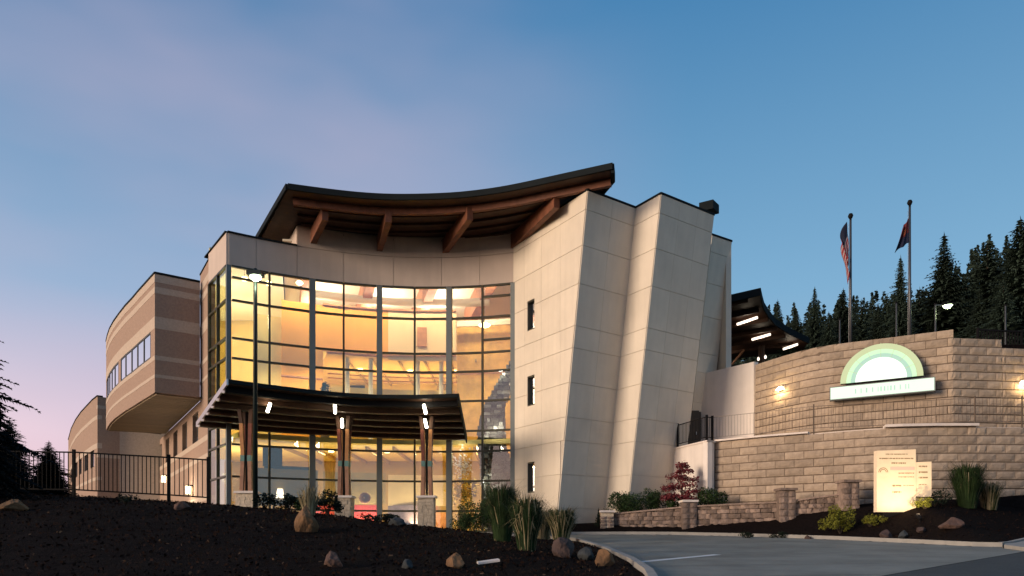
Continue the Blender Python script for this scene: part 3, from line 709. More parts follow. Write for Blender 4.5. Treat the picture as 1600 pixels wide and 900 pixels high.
# furniture of the lobby
def sofa(px, Y, w_, m, label, hgt=1.15):
    p = at(px, 800, Y); x = p.x; o = thing('sofa', (x, Y, .48), label, 'sofa')
    MB().box(x-w_/2+.15, x+w_/2-.15, Y-.4, Y+.35, .6, .92).build('seat', m, o)
    MB().hexa([(x-w_/2, Y+.3, .55), (x+w_/2, Y+.3, .55), (x+w_/2, Y+.5, .55), (x-w_/2, Y+.5, .55), (x-w_/2, Y+.38, .48+hgt+.4), (x+w_/2, Y+.38, .48+hgt+.4), (x+w_/2, Y+.6, .48+hgt+.4), (x-w_/2, Y+.6, .48+hgt+.4)]).build('backrest', m, o)
    for s_ in (-1, 1): MB().box(x+s_*(w_/2-.07)-.08, x+s_*(w_/2-.07)+.08, Y-.42, Y+.29, .55, 1.2).build('armrest', m, o)
    for a in (-1, 1):
        for b in (-.35, .45): MB().tube([(x+a*(w_/2-.15), Y+b, .48), (x+a*(w_/2-.15), Y+b, .62)], .035, 6).build('leg', 'in_dark', o)
    return o
sofa(510, 38.6, 2.0, 'sofa_red', 'dark red sofa left of the middle canopy column'); sofa(565, 38.6, 1.9, 'sofa_red', 'dark red sofa right of the middle canopy column')
sofa(632, 38.8, 2.0, 'sofa_violet', 'dull violet sofa left of the right canopy column')
p = at(570, 778, 38.1)
o = thing('round_cushion', p, 'bright orange red round cushion on the red sofa', 'cushion')
MB().tube([p + Vector((0, y, 0)) for y in (-.12, -.08, 0, .08, .12)], [.16, .28, .32, .28, .16], 18).build('cushion_body', 'post_red', o, smooth=True)
MB().tube([p + Vector((0, -.14, 0)), p + Vector((0, -.12, 0))], .05, 10).build('button', 'post_orange', o)
p = at(437, 773, 36.9); o = thing('table_lamp', (p.x, p.y, .48), 'lit yellow table lamp low behind the glass right of the lamp post', 'lamp')
MB().box(p.x-.5, p.x+.5, p.y-.3, p.y+.3, 1.9, 1.98).build('side_table_top', 'in_dark', o)
for a in (-.42, .42):
    for b in (-.24, .24): MB().box(p.x+a-.03, p.x+a+.03, p.y+b-.03, p.y+b+.03, .48, 1.9).build('table_leg', 'in_dark', o)
MB().tube([(p.x, p.y, 1.98), (p.x, p.y, 2.3)], [.1, .03], 10).build('lamp_base', 'in_dark', o)
MB().tube([(p.x, p.y, 2.28), (p.x, p.y, 2.78)], [.27, .21], 16).build('lamp_shade', 'lamp_dim', o)
light('POINT', (p.x, p.y-.1, 2.95), 18, (1, .8, .4), .15)

# ---------------------------------------------------------------- entrance canopy (part of the building)
CA = link('canopy', None, (-7, 32, 5.6), bld)
cf = [(-11.3, 27.4), (-10.0, 28.35), (-8.5, 29.35), (-7.2, 29.95), (-5.94, 30.3), (-4.2, 30.35), (-2.38, 30.1)]
cb = [(-15.6, 34.2), (-13.6, 35.0), (-11.6, 35.6), (-9.0, 36.3), (-7.0, 36.7), (-4.8, 36.9), (-2.47, 36.85)]
def cpt(u, v):      # u along, v 0 front .. 1 back
    i = min(int(u * 6), 5); t = u * 6 - i
    a = V2(cf[i]).lerp(V2(cf[i+1]), t); b = V2(cb[i]).lerp(V2(cb[i+1]), t); p = a.lerp(b, v)
    return Vector((p.x, p.y, lerp(6.3, 5.52 + .28 * (1 - u), v)))
def cstrip(v0, v1, z0, z1, nm, m, n=18):
    mb = MB()
    for i in range(n):
        a, b = i / n, (i + 1) / n
        mb.hexa([cpt(a, v0) + Vector((0, 0, z0)), cpt(b, v0) + Vector((0, 0, z0)), cpt(b, v1) + Vector((0, 0, z0)), cpt(a, v1) + Vector((0, 0, z0)),
                 cpt(a, v0) + Vector((0, 0, z1)), cpt(b, v0) + Vector((0, 0, z1)), cpt(b, v1) + Vector((0, 0, z1)), cpt(a, v1) + Vector((0, 0, z1))])
    return mb.build(nm, m, CA)
nbd = 14
for k in range(nbd): cstrip(k / nbd + .002, (k + 1) / nbd - .002, -.04, .02, 'deck_board', 'timber_dark')
cstrip(0, 1, .022, .10, 'roof_sheet', 'roof')
for k in range(6):
    v = .06 + .17 * k; cstrip(v, v + .028, -.26, -.042, 'purlin', 'timber_dark' if k else 'roof')
cstrip(-.012, 0, -.05, .11, 'eave_trim', 'coping')
for u, m in ((0, 'silver'), (1, 'coping')):
    a, b = cpt(u, -.01), cpt(u, 1.02); d = (V2(b) - V2(a)).normalized(); q = Vector((-d.y, d.x, 0)) * (.07 if u == 0 else -.07); c = Vector((0, 0, .12)); e = Vector((0, 0, -.26 if u else -.12))
    MB().hexa([a+e, b+e, b+e+q, a+e+q, a+c, b+c, b+c+q, a+c+q]).build('gutter', m, CA)
for k in range(6):
    p = cpt(0, .1 + .17 * k); MB().obox(p + Vector((-.03, 0, -.18)), (.06, 0, 0), (0, .06, 0), (0, 0, .05)).build('bracket', 'silver', CA)
for px, Yc in ((387, 30.6), (538, 32.2), (667, 32.3)):
    x = (px - 800) * Yc / F; capz = (H - 775) * Yc / F if px > 400 else (H - 768) * Yc / F
    u = {387: .10, 538: .52, 667: .82}[px]
    topz = 5.68
    C_ = link('column', None, (x, Yc, .2), bld)
    mb = MB(); rr = random.Random(px)
    ph = .37
    mb.box(x-ph+.03, x+ph-.03, Yc-ph+.03, Yc+ph-.03, .15, capz - .1); z = .15
    while z < capz - .14:
        hh = min(rr.uniform(.12, .2), capz - .12 - z)
        for (sx_, sy_) in ((0, -1), (-1, 0), (1, 0), (0, 1)):
            c = -ph
            while c < ph - .02:
                L = min(rr.uniform(.16, .36), ph - c); pr = rr.uniform(0, .03); m_ = c + L / 2
                if sx_ == 0: mb.box(x+c+.006, x+c+L-.006, *( (Yc-ph-pr, Yc-ph+.03) if sy_ < 0 else (Yc+ph-.03, Yc+ph+pr)), z+.005, z+hh-.006)
                else: mb.box(*((x-ph-pr, x-ph+.03) if sx_ < 0 else (x+ph-.03, x+ph+pr)), Yc+c+.006, Yc+c+L-.006, z+.005, z+hh-.006)
                c += L
        z += hh
    mb.build('stone_pedestal', 'light_stone', C_)
    MB().box(x-.45, x+.45, Yc-.45, Yc+.45, capz-.1, capz).build('capstone', 'cap_conc', C_)
    zm = lerp(capz, topz, .42)
    for a in (-1, 1):
        for b in (-1, 1):
            def seg(z0, z1, o0, o1, m, nm, tw=.078):
                c0 = Vector((x + a*o0, Yc + b*o0, z0)); c1 = Vector((x + a*o1, Yc + b*o1, z1))
                MB().hexa([c0+Vector(q) for q in ((-tw, -tw, 0), (tw, -tw, 0), (tw, tw, 0), (-tw, tw, 0))] + [c1+Vector(q) for q in ((-tw, -tw, 0), (tw, -tw, 0), (tw, tw, 0), (-tw, tw, 0))]).build(nm, m, C_)
            seg(capz, zm - .14, .19, .15, 'post_salmon', 'lower_post'); seg(zm - .14, zm + .12, .15, .15, 'post_teal', 'painted_band', .088)
            seg(zm + .12, topz - .5, .15, .20, 'post_orange' if (a * b > 0) == (px < 400) else 'post_red', 'upper_post'); seg(topz - .5, topz + .1, .20, .26, 'timber_dark', 'post_head')
    MB().box(x-.03, x+.03, Yc-.2, Yc+.2, capz, topz).build('knife_plate', 'steel_dark', C_)
    lean = {387: .34, 538: .0, 667: -.20}[px]
    for k, (dz, dy) in enumerate(((-.1, -.42), (.25, -1.7))):
        if px == 387 and k == 0: continue
        p0 = Vector((x - (.18 if k == 0 else 0) * 0 + (lean * -.6 if k else 0), Yc + dy, topz - .25 + (.0 if k == 0 else .42)))
        if px == 387: p0 = at(420, 637, 29.9)
        d = Vector((lean, -.12, .86)).normalized() * .22
        MB().tube([p0 - d, p0 - d*.9, p0 + d*.9, p0 + d], [.035, .065, .065, .035], 12).build('tube_lamp', 'lamp_white', C_, smooth=True)
        MB().obox(p0 + Vector((0, .13, 0)), (.04, 0, 0), (0, .06, 0), tuple(d * 1.1)).build('lamp_bracket', 'steel_dark', C_)
        light('POINT', p0 + Vector((0, -.2, 0)), 6, (1, .85, .55), .1)

# ---------------------------------------------------------------- lamp post in front of the glass
x, Y = -9.69, 26.0; zb = h(x, Y); zt = (H - 424) * Y / F
o = thing('street_lamp', (x, Y, zb), 'tall slim dark green lamp post lit in front of the curved glass', 'street lamp')
MB().tube([(x, Y, zb-.3), (x, Y, zb+.35)], .2, 12).build('base', 'green_steel', o)
MB().tube([(x, Y, zb+.35), (x, Y, zt-.3), (x, Y, zt+.1)], [.095, .075, .07], 10).build('pole', 'green_steel', o, smooth=True)
MB().obox((x+.22, Y-.1, zt-.12), (.2, 0, 0), (0, .035, 0), (0, 0, .035)).build('arm', 'green_steel', o)
mb = MB().obox((x+.1, Y-.25, zt-.2), (.27, 0, 0), (0, .2, 0), (0, 0, .08)); mb.build('lamp_head', 'green_steel', o)
MB().tube([(x+.1, Y-.25, zt-.28), (x+.1, Y-.25, zt-.36), (x+.1, Y-.25, zt-.44)], [.2, .2, .1], 14).build('lens', 'lamp_green', o, smooth=True)
light('POINT', (x+.1, Y-.25, zt-.6), 35, (.9, 1, .7), .12)

# ---------------------------------------------------------------- fence on the mound
def fence_line(pts, name, label, hgt, step, topr, pk, pstep, basef, m='steel_dark', pole=.04, cat='fence', posts=None):
    o = thing(name, (pts[0][0], pts[0][1], basef(*pts[0])), label, cat)
    P = [V2(p) for p in pts]; L = [0]
    for a, b in zip(P, P[1:]): L.append(L[-1] + (b - a).length)
    def q(s):
        s = max(0, min(s, L[-1]))
        for i in range(len(P) - 1):
            if s <= L[i+1] + 1e-9: return P[i].lerp(P[i+1], (s - L[i]) / (L[i+1] - L[i]))
        return P[-1]
    ss = posts or [step * k for k in range(int(L[-1] / step) + 1)] + [L[-1]]
    for s in ss:
        p = q(s); z = basef(p.x, p.y); MB().box(p.x-pole, p.x+pole, p.y-pole, p.y+pole, z-.15, z+hgt+.06).build('post', m, o)
    for s0, s1 in zip(ss, ss[1:]):
        a, b = q(s0), q(s1); za, zb_ = basef(*a), basef(*b); d = (b - a).normalized(); a = a + d * (pole + .002); b = b - d * (pole + .002)
        for zz in (hgt - .03, .17):
            MB().hexa([(*(a+Vector((0, -topr))), za+zz-topr), (*(b+Vector((0, -topr))), zb_+zz-topr), (*(b+Vector((0, topr))), zb_+zz-topr), (*(a+Vector((0, topr))), za+zz-topr),
                       (*(a+Vector((0, -topr))), za+zz+topr), (*(b+Vector((0, -topr))), zb_+zz+topr), (*(b+Vector((0, topr))), zb_+zz+topr), (*(a+Vector((0, topr))), za+zz+topr)]).build('rail', m, o)
        n = max(1, int((b - a).length / pstep))
        for k in range(1, n):
            t = k / n; p = a.lerp(b, t); z = lerp(za, zb_, t)
            MB().box(p.x-pk, p.x+pk, p.y-pk, p.y+pk, z+.18, z+hgt-.05).build('picket', m, o)
    return o
fence_line([(-9.7, 22.0), (-14.06, 22.1), (-20, 22.2)], 'picket_fence', 'black metal picket fence along the top of the dark mound', 1.4, 3.05, .022, .010, .135, lambda x, y: h(x, y) + .04, posts=[0, 1.28, 4.36, 7.4, 10.3])

# ---------------------------------------------------------------- block retaining walls
def block_meshes(n, m, L, Hh, D, bev=.035, amp=.04, seed=1):
    rr = random.Random(seed); out = []
    for k in range(n):
        nxg, nzg = 4, 3; v = []; f = []
        for j in range(nzg + 1):
            for i in range(nxg + 1):
                edge = i in (0, nxg) or j in (0, nzg)
                xx = -L/2 + L * i / nxg; zz = Hh * j / nzg
                if not edge: xx += rr.uniform(-.04, .04); 
                v.append((xx, (bev if edge else -rr.uniform(0.2, 1) * amp), zz))
        for j in range(nzg):
            for i in range(nxg): a = j*(nxg+1)+i; f.append((a, a+1, a+nxg+2, a+nxg+1))
        b = len(v); v += [(-L/2, D, 0), (L/2, D, 0), (L/2, D, Hh), (-L/2, D, Hh)]; w1 = nxg + 1
        f += [(b, b+1, b+2, b+3), tuple([b] + list(range(0, w1)) + [b+1])[::-1], tuple([b+3] + [nzg*w1+i for i in range(w1)] + [b+2])]
        f += [tuple([b] + [j*w1 for j in range(nzg+1)] + [b+3]), tuple([b+1] + [j*w1+nxg for j in range(nzg+1)] + [b+2])[::-1]]
        me = bpy.data.meshes.new('block'); me.from_pydata(v, [], f)
        bm = bmesh.new(); bm.from_mesh(me); bmesh.ops.recalc_face_normals(bm, faces=bm.faces); bm.to_mesh(me); bm.free()
        me.materials.append(MT[m]); out.append(me)
    return out
BM = block_meshes(12, 'cw_block', .8, .345, .3, .022, .014)
def block_wall(name, label, runs, z0, n, ch, topf=None, batter=.006):
    o = thing(name, (runs[0][0][0], runs[0][0][1], z0), label, 'wall'); rr = random.Random(len(label))
    core = MB()
    for ri, run in enumerate(runs):
        P = [V2(p) for p in run]; Ls = [0]
        for a, b in zip(P, P[1:]): Ls.append(Ls[-1] + (b - a).length)
        def q(s):
            s = max(0, min(s, Ls[-1]))
            for i in range(len(P) - 1):
                if s <= Ls[i+1] + 1e-9:
                    return P[i].lerp(P[i+1], (s - Ls[i]) / (Ls[i+1] - Ls[i]))
            return P[-1]
        nn_ = n if topf is None else topf[ri]
        for c in range(nn_):
            s = -.4 * (c % 2) if ri == 0 else (-.4 * ((c + 1) % 2) if ri == 1 else -.4 * ((c + 1) % 2) - .25); 
            while s < Ls[-1] - .06:
                a, b = max(s, 0), min(s + .8, Ls[-1]); s += .8
                if b - a < .08: continue
                pa, pb = q(a), q(b); d = (pb - pa).normalized(); nrm = Vector((-d.y, d.x)); ctr = (pa + pb) / 2 + nrm * (batter * c)
                if ri == 1 and topf and c >= topf[0] - 1: pass
                me = rr.choice(BM); flip = rr.choice((1, 1))
                link('block', me, (ctr.x, ctr.y, z0 + c * ch), o, (0, 0, math.atan2(d.y, d.x)), ((b - a - .022) / .8, 1, (ch - .046) / .345))
        core.ribbon([q(Ls[-1] * i / 12) for i in range(13)], z0 - .4, z0 + nn_ * ch - .05, .35, .09)
    core.build('wall_core', 'cw_joint', o)
    return o
CH = .36
def chaikin(p, n=2):
    for _ in range(n):
        q = [p[0]]
        for a, b in zip(p, p[1:]): q += [(lerp(a[0], b[0], .25), lerp(a[1], b[1], .25)), (lerp(a[0], b[0], .75), lerp(a[1], b[1], .75))]
        p = q + [p[-1]]
    return p
up_ = block_wall('upper_block_wall', 'upper tan split block retaining wall carrying the glowing half round sign', [chaikin(UW), UW2, UW3], 4.68, 12, CH, [12, 11, 10])
lo_ = block_wall('lower_block_wall', 'lower tan split block retaining wall behind the planting bed', [chaikin(LW), LW2], 4.68 - 11 * CH, 11, CH)
# steps in the top of the right part
for k in range(3):
    pass
MB().ribbon(LW[:3], 4.683, 4.76, .5, -.05).build('cap', 'cap_conc', lo_)
MB().ribbon([(15.4, 28.4), (16.0, 28.22), (17.3, 28.07), (19.0, 28.05)], 4.683, 4.79, .5, -.06).build('cap', 'cap_conc', lo_)
tp = [tuple(V2(p) + Vector((0, .25))) for p in LW + LW2[1:]] + [tuple(V2(p) + Vector((0, .2))) for p in (UW + UW2[1:] + UW3[1:])[::-1]] + [(10.4, 37.4), (8.4, 34.9)]
tag(MB().prism(tp, 4.3, 4.675).build('terrace', 'cap_conc'), kind='structure')
# white walls between tower and block walls
o = thing('upper_white_wall', (12, 35, 4.68), 'smooth pale wall between the tower and the upper block wall', 'wall')
MB().ribbon([(10.2, 37.7), (12.28, 34.98)], 4.0, 9.1, .25).build('wall_body', 'white_wall', o)
MB().ribbon([(12.28, 34.98), (12.55, 35.1)], 4.68, 9.1, .25).build('wall_end', 'white_wall', o)
MB().box(9.95, 10.25, 37.35, 37.75, 4.68, 7.0).build('door_jamb', 'in_dark', o)
o = thing('lower_white_wall', (9.1, 32.1, .8), 'short bright white wall end below the railing beside the red maple', 'wall')
MB().ribbon([(8.1, 35.2), (9.12, 32.12)], .6, 4.62, .25).build('wall_body', 'white_wall', o)
MB().ribbon([(9.13, 32.12), (9.53, 32.45)], .6, 4.62, .25).build('wall_end', 'white_wall', o)
MB().ribbon([(8.1, 35.2), (9.12, 32.08), (9.56, 32.42)], 4.622, 4.70, .34, -.04).build('cap', 'cap_conc', o)
o = thing('service_door', (9.3, 37.4, 4.68), 'dark doorway in the corner between tower and white wall', 'door')
MB().box(9.05, 10.05, 37.0, 37.06, 4.68, 7.0).build('door_leaf', 'in_dark', o); MB().box(8.95, 9.05, 36.98, 37.08, 4.68, 7.05).build('door_frame', 'bronze', o)
MB().tube([(9.9, 36.95, 5.7), (9.9, 36.95, 5.85)], .03, 6).build('handle', 'silver', o)
# railings on the terrace
fence_line([(8.35, 34.7), (9.15, 32.3), (9.5, 32.6)], 'balcony_railing', 'black railing with thick posts above the short white wall', 1.15, 2, .02, .009, .12, lambda x, y: 4.70, posts=[0, 2.5, 2.95], pole=.05, cat='railing')
fence_line([tuple(V2(p) + Vector((0, .2))) for p in LW[0:] + LW2[1:]], 'terrace_railing', 'thin bronze railing along the top of the lower block wall', 1.15, 6, .010, .0045, .14, lambda x, y: 4.74, m='rail_bronze', pole=.02, cat='railing', posts=[0, 4.5, 10.8, 12.8, 15, 17.5, 20, 22.4])
fence_line([(20.9, 30.9), (26, 31.6), (32, 32.4)], 'roadside_fence', 'dark fence behind the top of the block wall at right edge', 1.35, 2.2, .035, .02, .14, lambda x, y: 8.15, cat='fence')

# sconces on the wall
def sconce(p, nrm, label):
    o = thing('wall_sconce', p, label, 'wall lamp', 'sconces on the upper block wall'); n3 = Vector((nrm[0], nrm[1], 0)).normalized(); t3 = Vector((-n3.y, n3.x, 0))
    MB().obox(p + n3*.04, t3*.12, n3*.03, (0, 0, .14)).build('back_plate', 'steel_dark', o)
    mb = MB().hexa([p+n3*.06-t3*.2-Vector((0, 0, .05)), p+n3*.06+t3*.2-Vector((0, 0, .05)), p+n3*.3+t3*.14-Vector((0, 0, .05)), p+n3*.3-t3*.14-Vector((0, 0, .05)),
                    p+n3*.06-t3*.1+Vector((0, 0, .12)), p+n3*.06+t3*.1+Vector((0, 0, .12)), p+n3*.14+t3*.08+Vector((0, 0, .12)), p+n3*.14-t3*.08+Vector((0, 0, .12))]); mb.build('shade', 'lamp_warm', o)
    light('POINT', p + n3*.34 + Vector((0, 0, -.12)), 48, (1, .72, .36), .08)
sconce(at(1222, 608, 33.45) + Vector((0, 0, 0)), (-.9, -.45), 'lit wall lamp on the block wall left of the half round sign')
sconce(at(1597, 600, 29.55), (0, -1), 'lit wall lamp at the right edge of the photo')

# half round sign
c0 = V2((16.15, 30.15)); d = (V2((18.66, 29.1)) - V2((13.95, 31.8))).normalized(); nrm = Vector((d.y, -d.x)); base = 6.93
o = thing('wall_sign', (c0.x, c0.y, 6.3), 'glowing pale green half round sign over a long bar on the block wall', 'sign')
def P3(u, z, off): p = c0 + d * u + nrm * off; return Vector((p.x, p.y, z))
def ring(r0, r1, off, th, nm, m, n=40):
    mb = MB()
    for i in range(n):
        a, b = math.pi * i / n, math.pi * (i + 1) / n
        pts = [(r0, a), (r1, a), (r1, b), (r0, b)]
        mb.hexa([P3(r*math.cos(t), base + .1 + r*math.sin(t)*.98, off) for r, t in pts] + [P3(r*math.cos(t), base + .1 + r*math.sin(t)*.98, off + th) for r, t in pts])
    mb.build(nm, m, o)
ring(.01, 1.60, -.12, .2, 'sign_box', 'alu'); ring(1.36, 1.60, .081, .05, 'outer_rim', 'sign_rim'); ring(1.18, 1.355, .081, .06, 'bright_ring', 'sign_ring')
ring(1.0, 1.175, .081, .045, 'teal_ring', 'sign_teal'); ring(.01, .995, .081, .06, 'white_disc', 'sign_core')
for k in range(1, 8):
    a_ = math.pi * k / 8; q0, q1 = (1.0*math.cos(a_), 1.0*math.sin(a_)), (1.6*math.cos(a_), 1.6*math.sin(a_)); wv = (-math.sin(a_)*.008, math.cos(a_)*.008)
    MB().hexa([P3(q0[0]-wv[0], base+.1+q0[1]-wv[1], .08), P3(q1[0]-wv[0], base+.1+q1[1]-wv[1], .08), P3(q1[0]+wv[0], base+.1+q1[1]+wv[1], .08), P3(q0[0]+wv[0], base+.1+q0[1]+wv[1], .08),
               P3(q0[0]-wv[0], base+.1+q0[1]-wv[1], .145), P3(q1[0]-wv[0], base+.1+q1[1]-wv[1], .145), P3(q1[0]+wv[0], base+.1+q1[1]+wv[1], .145), P3(q0[0]+wv[0], base+.1+q0[1]+wv[1], .145)]).build('seam', 'sign_rim', o)
MB().hexa([P3(-2.03, base-.62, -.1), P3(2.03, base-.62, -.1), P3(2.03, base-.62, .2), P3(-2.03, base-.62, .2), P3(-2.03, base-.02, -.1), P3(2.03, base-.02, -.1), P3(2.03, base-.02, .2), P3(-2.03, base-.02, .2)]).build('bar_box', 'alu', o)
MB().hexa([P3(-1.99, base-.58, .201), P3(1.99, base-.58, .201), P3(1.99, base-.58, .22), P3(-1.99, base-.58, .22), P3(-1.99, base-.06, .201), P3(1.99, base-.06, .201), P3(1.99, base-.06, .22), P3(-1.99, base-.06, .22)]).build('bar_face', 'sign_bar', o)
rr = random.Random(5); u = -1.0
while u < 1.1:
    ww = rr.uniform(.05, .10); MB().hexa([P3(u, base-.42, .221), P3(u+ww*.5, base-.42, .221), P3(u+ww*.5, base-.42, .226), P3(u, base-.42, .226), P3(u, base-.22, .221), P3(u+ww*.5, base-.22, .221), P3(u+ww*.5, base-.22, .226), P3(u, base-.22, .226)]).build('faint_mark', 'sign_teal', o); u += ww + rr.choice((.05, .05, .14))
light('AREA', P3(0, base + .5, .7), 14, (.75, 1, .8), 1.0, P3(0, base + .3, 3))

# directory sign in the bed
Y = 25.4
def sp(px, py, dy=0): p = at(px, py, Y); p.y += dy; return p
a = at(1370, 703, Y); b = at(1431, 800, Y)
zg = h((a.x + b.x) / 2, Y)
o = thing('directory_sign', ((a.x+b.x)/2, Y, zg), 'uplit cream directory sign with small side panel in the planting bed', 'sign')
def slab(x0, x1, z0, z1, y0, y1, nm, m): 
    sk = lambda x: (x - a.x) * .0 + .05 * (x - a.x)
    return MB().hexa([(x0, y0, z0), (x1, y0, z0), (x1, y1, z0), (x0, y1, z0), (x0, y0, z1), (x1, y0, z1 + .06 * (x1 - x0) * .6), (x1, y1, z1 + .06 * (x1 - x0) * .6), (x0, y1, z1)]).build(nm, m, o)
slab(a.x, b.x, b.z, a.z - .03, Y, Y + .22, 'main_slab', 'sign_stone')
c = at(1432, 722, Y); e = at(1456, 776, Y)
slab(b.x + .003, e.x, e.z, c.z, Y + .02, Y + .18, 'side_panel', 'sign_stone')
slab(a.x + .25, b.x - .1, zg - .2, b.z - .003, Y + .03, Y + .17, 'foot', 'steel_dark')
def mark(px0, px1, py, hpx, m, nm='text_line'):
    p, q = at(px0, py, Y), at(px1, py + hpx, Y); yy = Y - .006 if px1 < 1432 else Y + .014
    MB().box(p.x, q.x, yy, yy + .004, q.z, p.z).build(nm, m, o)
def words_(px0, px1, py, hpx, m):
    rr = random.Random(int(px0 * 7 + py)); mb = MB(); x = px0; yy = Y - .006 if px1 < 1433 else Y + .014
    while x < px1:
        ww = rr.uniform(.7, 1.4); p, q = at(x, py, Y), at(min(x + ww, px1), py + hpx * rr.uniform(.7, 1), Y); mb.box(p.x, q.x, yy, yy + .004, q.z, p.z); x += ww + rr.choice((.5, .5, 1.2))
    mb.build('text_line', m, o)
words_(1384, 1418, 709, 1.6, 'sign_mark'); words_(1374, 1428, 715.5, 2.0, 'sign_mark'); words_(1393, 1415, 722.5, 2.4, 'sign_mark')
mark(1391, 1429, 729.5, 5.0, 'sign_pink', 'pink_bar')
words_(1404, 1428, 738.5, 1.8, 'sign_mark'); words_(1404, 1428, 744.5, 1.6, 'sign_mark'); words_(1394.5, 1408, 757.5, 3.0, 'sign_mark'); words_(1394.5, 1408, 767.5, 3.0, 'sign_mark')
words_(1411, 1428, 758, 1.2, 'sign_mark')
for y_ in (727.5, 736.5, 745): words_(1436, 1450, y_, 2.8, 'sign_mark')
words_(1436, 1448, 756.5, 1.4, 'sign_mark')
mb = MB(); cz = at(1380, 738, Y)
for i in range(14):
    t0, t1 = math.pi * i / 14, math.pi * (i + 1) / 14
    for r0, r1 in ((.10, .12), (.155, .175)):
        mb.hexa([(cz.x + r*math.cos(t), Y - .006 + dy, cz.z + r*math.sin(t)) for dy in (0, .004) for r, t in ((r0, t0), (r1, t0), (r1, t1), (r0, t1))])
mb.build('half_round_emblem', 'sign_mark', o)
po = at(1400, 812, Y); g = thing('ground_spotlight', (po.x, Y - 1.5, h(po.x, Y - 1.5)), 'small ground spotlight in front of the cream directory sign', 'spotlight')
zz = h(po.x, Y - 1.5)
MB().tube([(po.x, Y-1.5, zz-.1), (po.x, Y-1.5, zz+.12)], .03, 8).build('stake', 'steel_dark', g); MB().tube([(po.x, Y-1.55, zz+.1), (po.x, Y-1.35, zz+.24)], [.05, .09], 12).build('housing', 'steel_dark', g)
light('SPOT', (po.x, Y-1.7, zz+.3), 330, (1, .76, .46), .06, (po.x, Y, 2.3), ang=100, blend=.8)

# ---------------------------------------------------------------- low rubble wall and its piers
def stone_meshes(n, seed):
    rr = random.Random(seed); out = []
    for k in range(n):
        v = []
        for z in (0, 1):
            for (x, y) in ((-.5, 0), (-.2, -.12), (.25, -.1), (.5, .02), (.5, .8), (-.5, .8)):
                v.append((x * rr.uniform(.88, 1.0), y + rr.uniform(-.05, .05), z * rr.uniform(.9, 1.0) + (rr.uniform(0, .08) if z == 0 else 0)))
        v += [(rr.uniform(-.15, .1), -.2, rr.uniform(.4, .6))]
        f = [(0, 1, 2, 3, 4, 5)[::-1], (6, 7, 8, 9, 10, 11), (0, 1, 7, 6), (2, 3, 9, 8), (3, 4, 10, 9), (4, 5, 11, 10), (5, 0, 6, 11), (1, 2, 12), (2, 8, 12), (8, 7, 12), (7, 1, 12)]
        me = bpy.data.meshes.new('stone'); me.from_pydata(v, [], f)
        bm = bmesh.new(); bm.from_mesh(me); bmesh.ops.recalc_face_normals(bm, faces=bm.faces); bm.to_mesh(me); bm.free()
        me.materials.append(MT['rubble']); out.append(me)
    return out
SM = stone_meshes(8, 11)
rw = thing('rubble_wall', (8, 31.5, .3), 'low brown rubble stone wall with square piers beside the driveway', 'wall')
rr = random.Random(21); core = MB(); cap = MB()
def rwtop(x): return interp(x, [(4.6, 1.25), (8.1, 1.55), (11.5, 1.62), (13.9, 1.95), (19, 2.2), (34, 2.5)])
P = RW
for a, b in zip(P, P[1:]):
    if a[0] > 13.5: break
    A, B = V2(a), V2(b); L = (B - A).length; d_ = (B - A) / L; n = int(L / .5)
    core.hexa([(*(A+Vector((.05, .12))), -.2), (*(B+Vector((.05, .12))), -.2), (*(B+Vector((.12, .42))), -.2), (*(A+Vector((.12, .42))), -.2),
               (*(A+Vector((.05, .12))), rwtop(a[0])-.05), (*(B+Vector((.05, .12))), rwtop(b[0])-.05), (*(B+Vector((.12, .42))), rwtop(b[0])-.05), (*(A+Vector((.12, .42))), rwtop(a[0])-.05)])
    zc = min(h(a[0], a[1] - .4), h(b[0], b[1] - .4)) - .25
    while zc < max(rwtop(a[0]), rwtop(b[0])) - .05:
        hh = rr.uniform(.17, .27); s_ = -rr.uniform(0, .3)
        while s_ < L - .05:
            ww = rr.uniform(.22, .6); u0, u1 = max(s_, 0), min(s_ + ww, L); s_ += ww
            c = A + d_ * ((u0 + u1) / 2); zt = rwtop(c.x) - .02
            if u1 - u0 < .08 or zc > zt - .05 or zc + hh < h(c.x, c.y - .5) - .1: continue
            link('stone', rr.choice(SM), (c.x, c.y + rr.uniform(-.03, .03), zc), rw, (0, 0, math.atan2(d_.y, d_.x) + rr.uniform(-.08, .08)), (u1 - u0 + .02, .34, min(hh, zt - zc) * rr.uniform(.95, 1.03)))
        zc += hh
    MB().hexa([(*(A+Vector((-.05, -.1))), rwtop(a[0])-.02), (*(B+Vector((-.05, -.1))), rwtop(b[0])-.02), (*(B+Vector((.1, .45))), rwtop(b[0])-.02), (*(A+Vector((.1, .45))), rwtop(a[0])-.02),
               (*(A+Vector((-.05, -.1))), rwtop(a[0])+.05), (*(B+Vector((-.05, -.1))), rwtop(b[0])+.05), (*(B+Vector((.1, .45))), rwtop(b[0])+.05), (*(A+Vector((.1, .45))), rwtop(a[0])+.05)]).build('cap', 'rubble', rw)
core.build('wall_core', 'rubble_joint', rw)
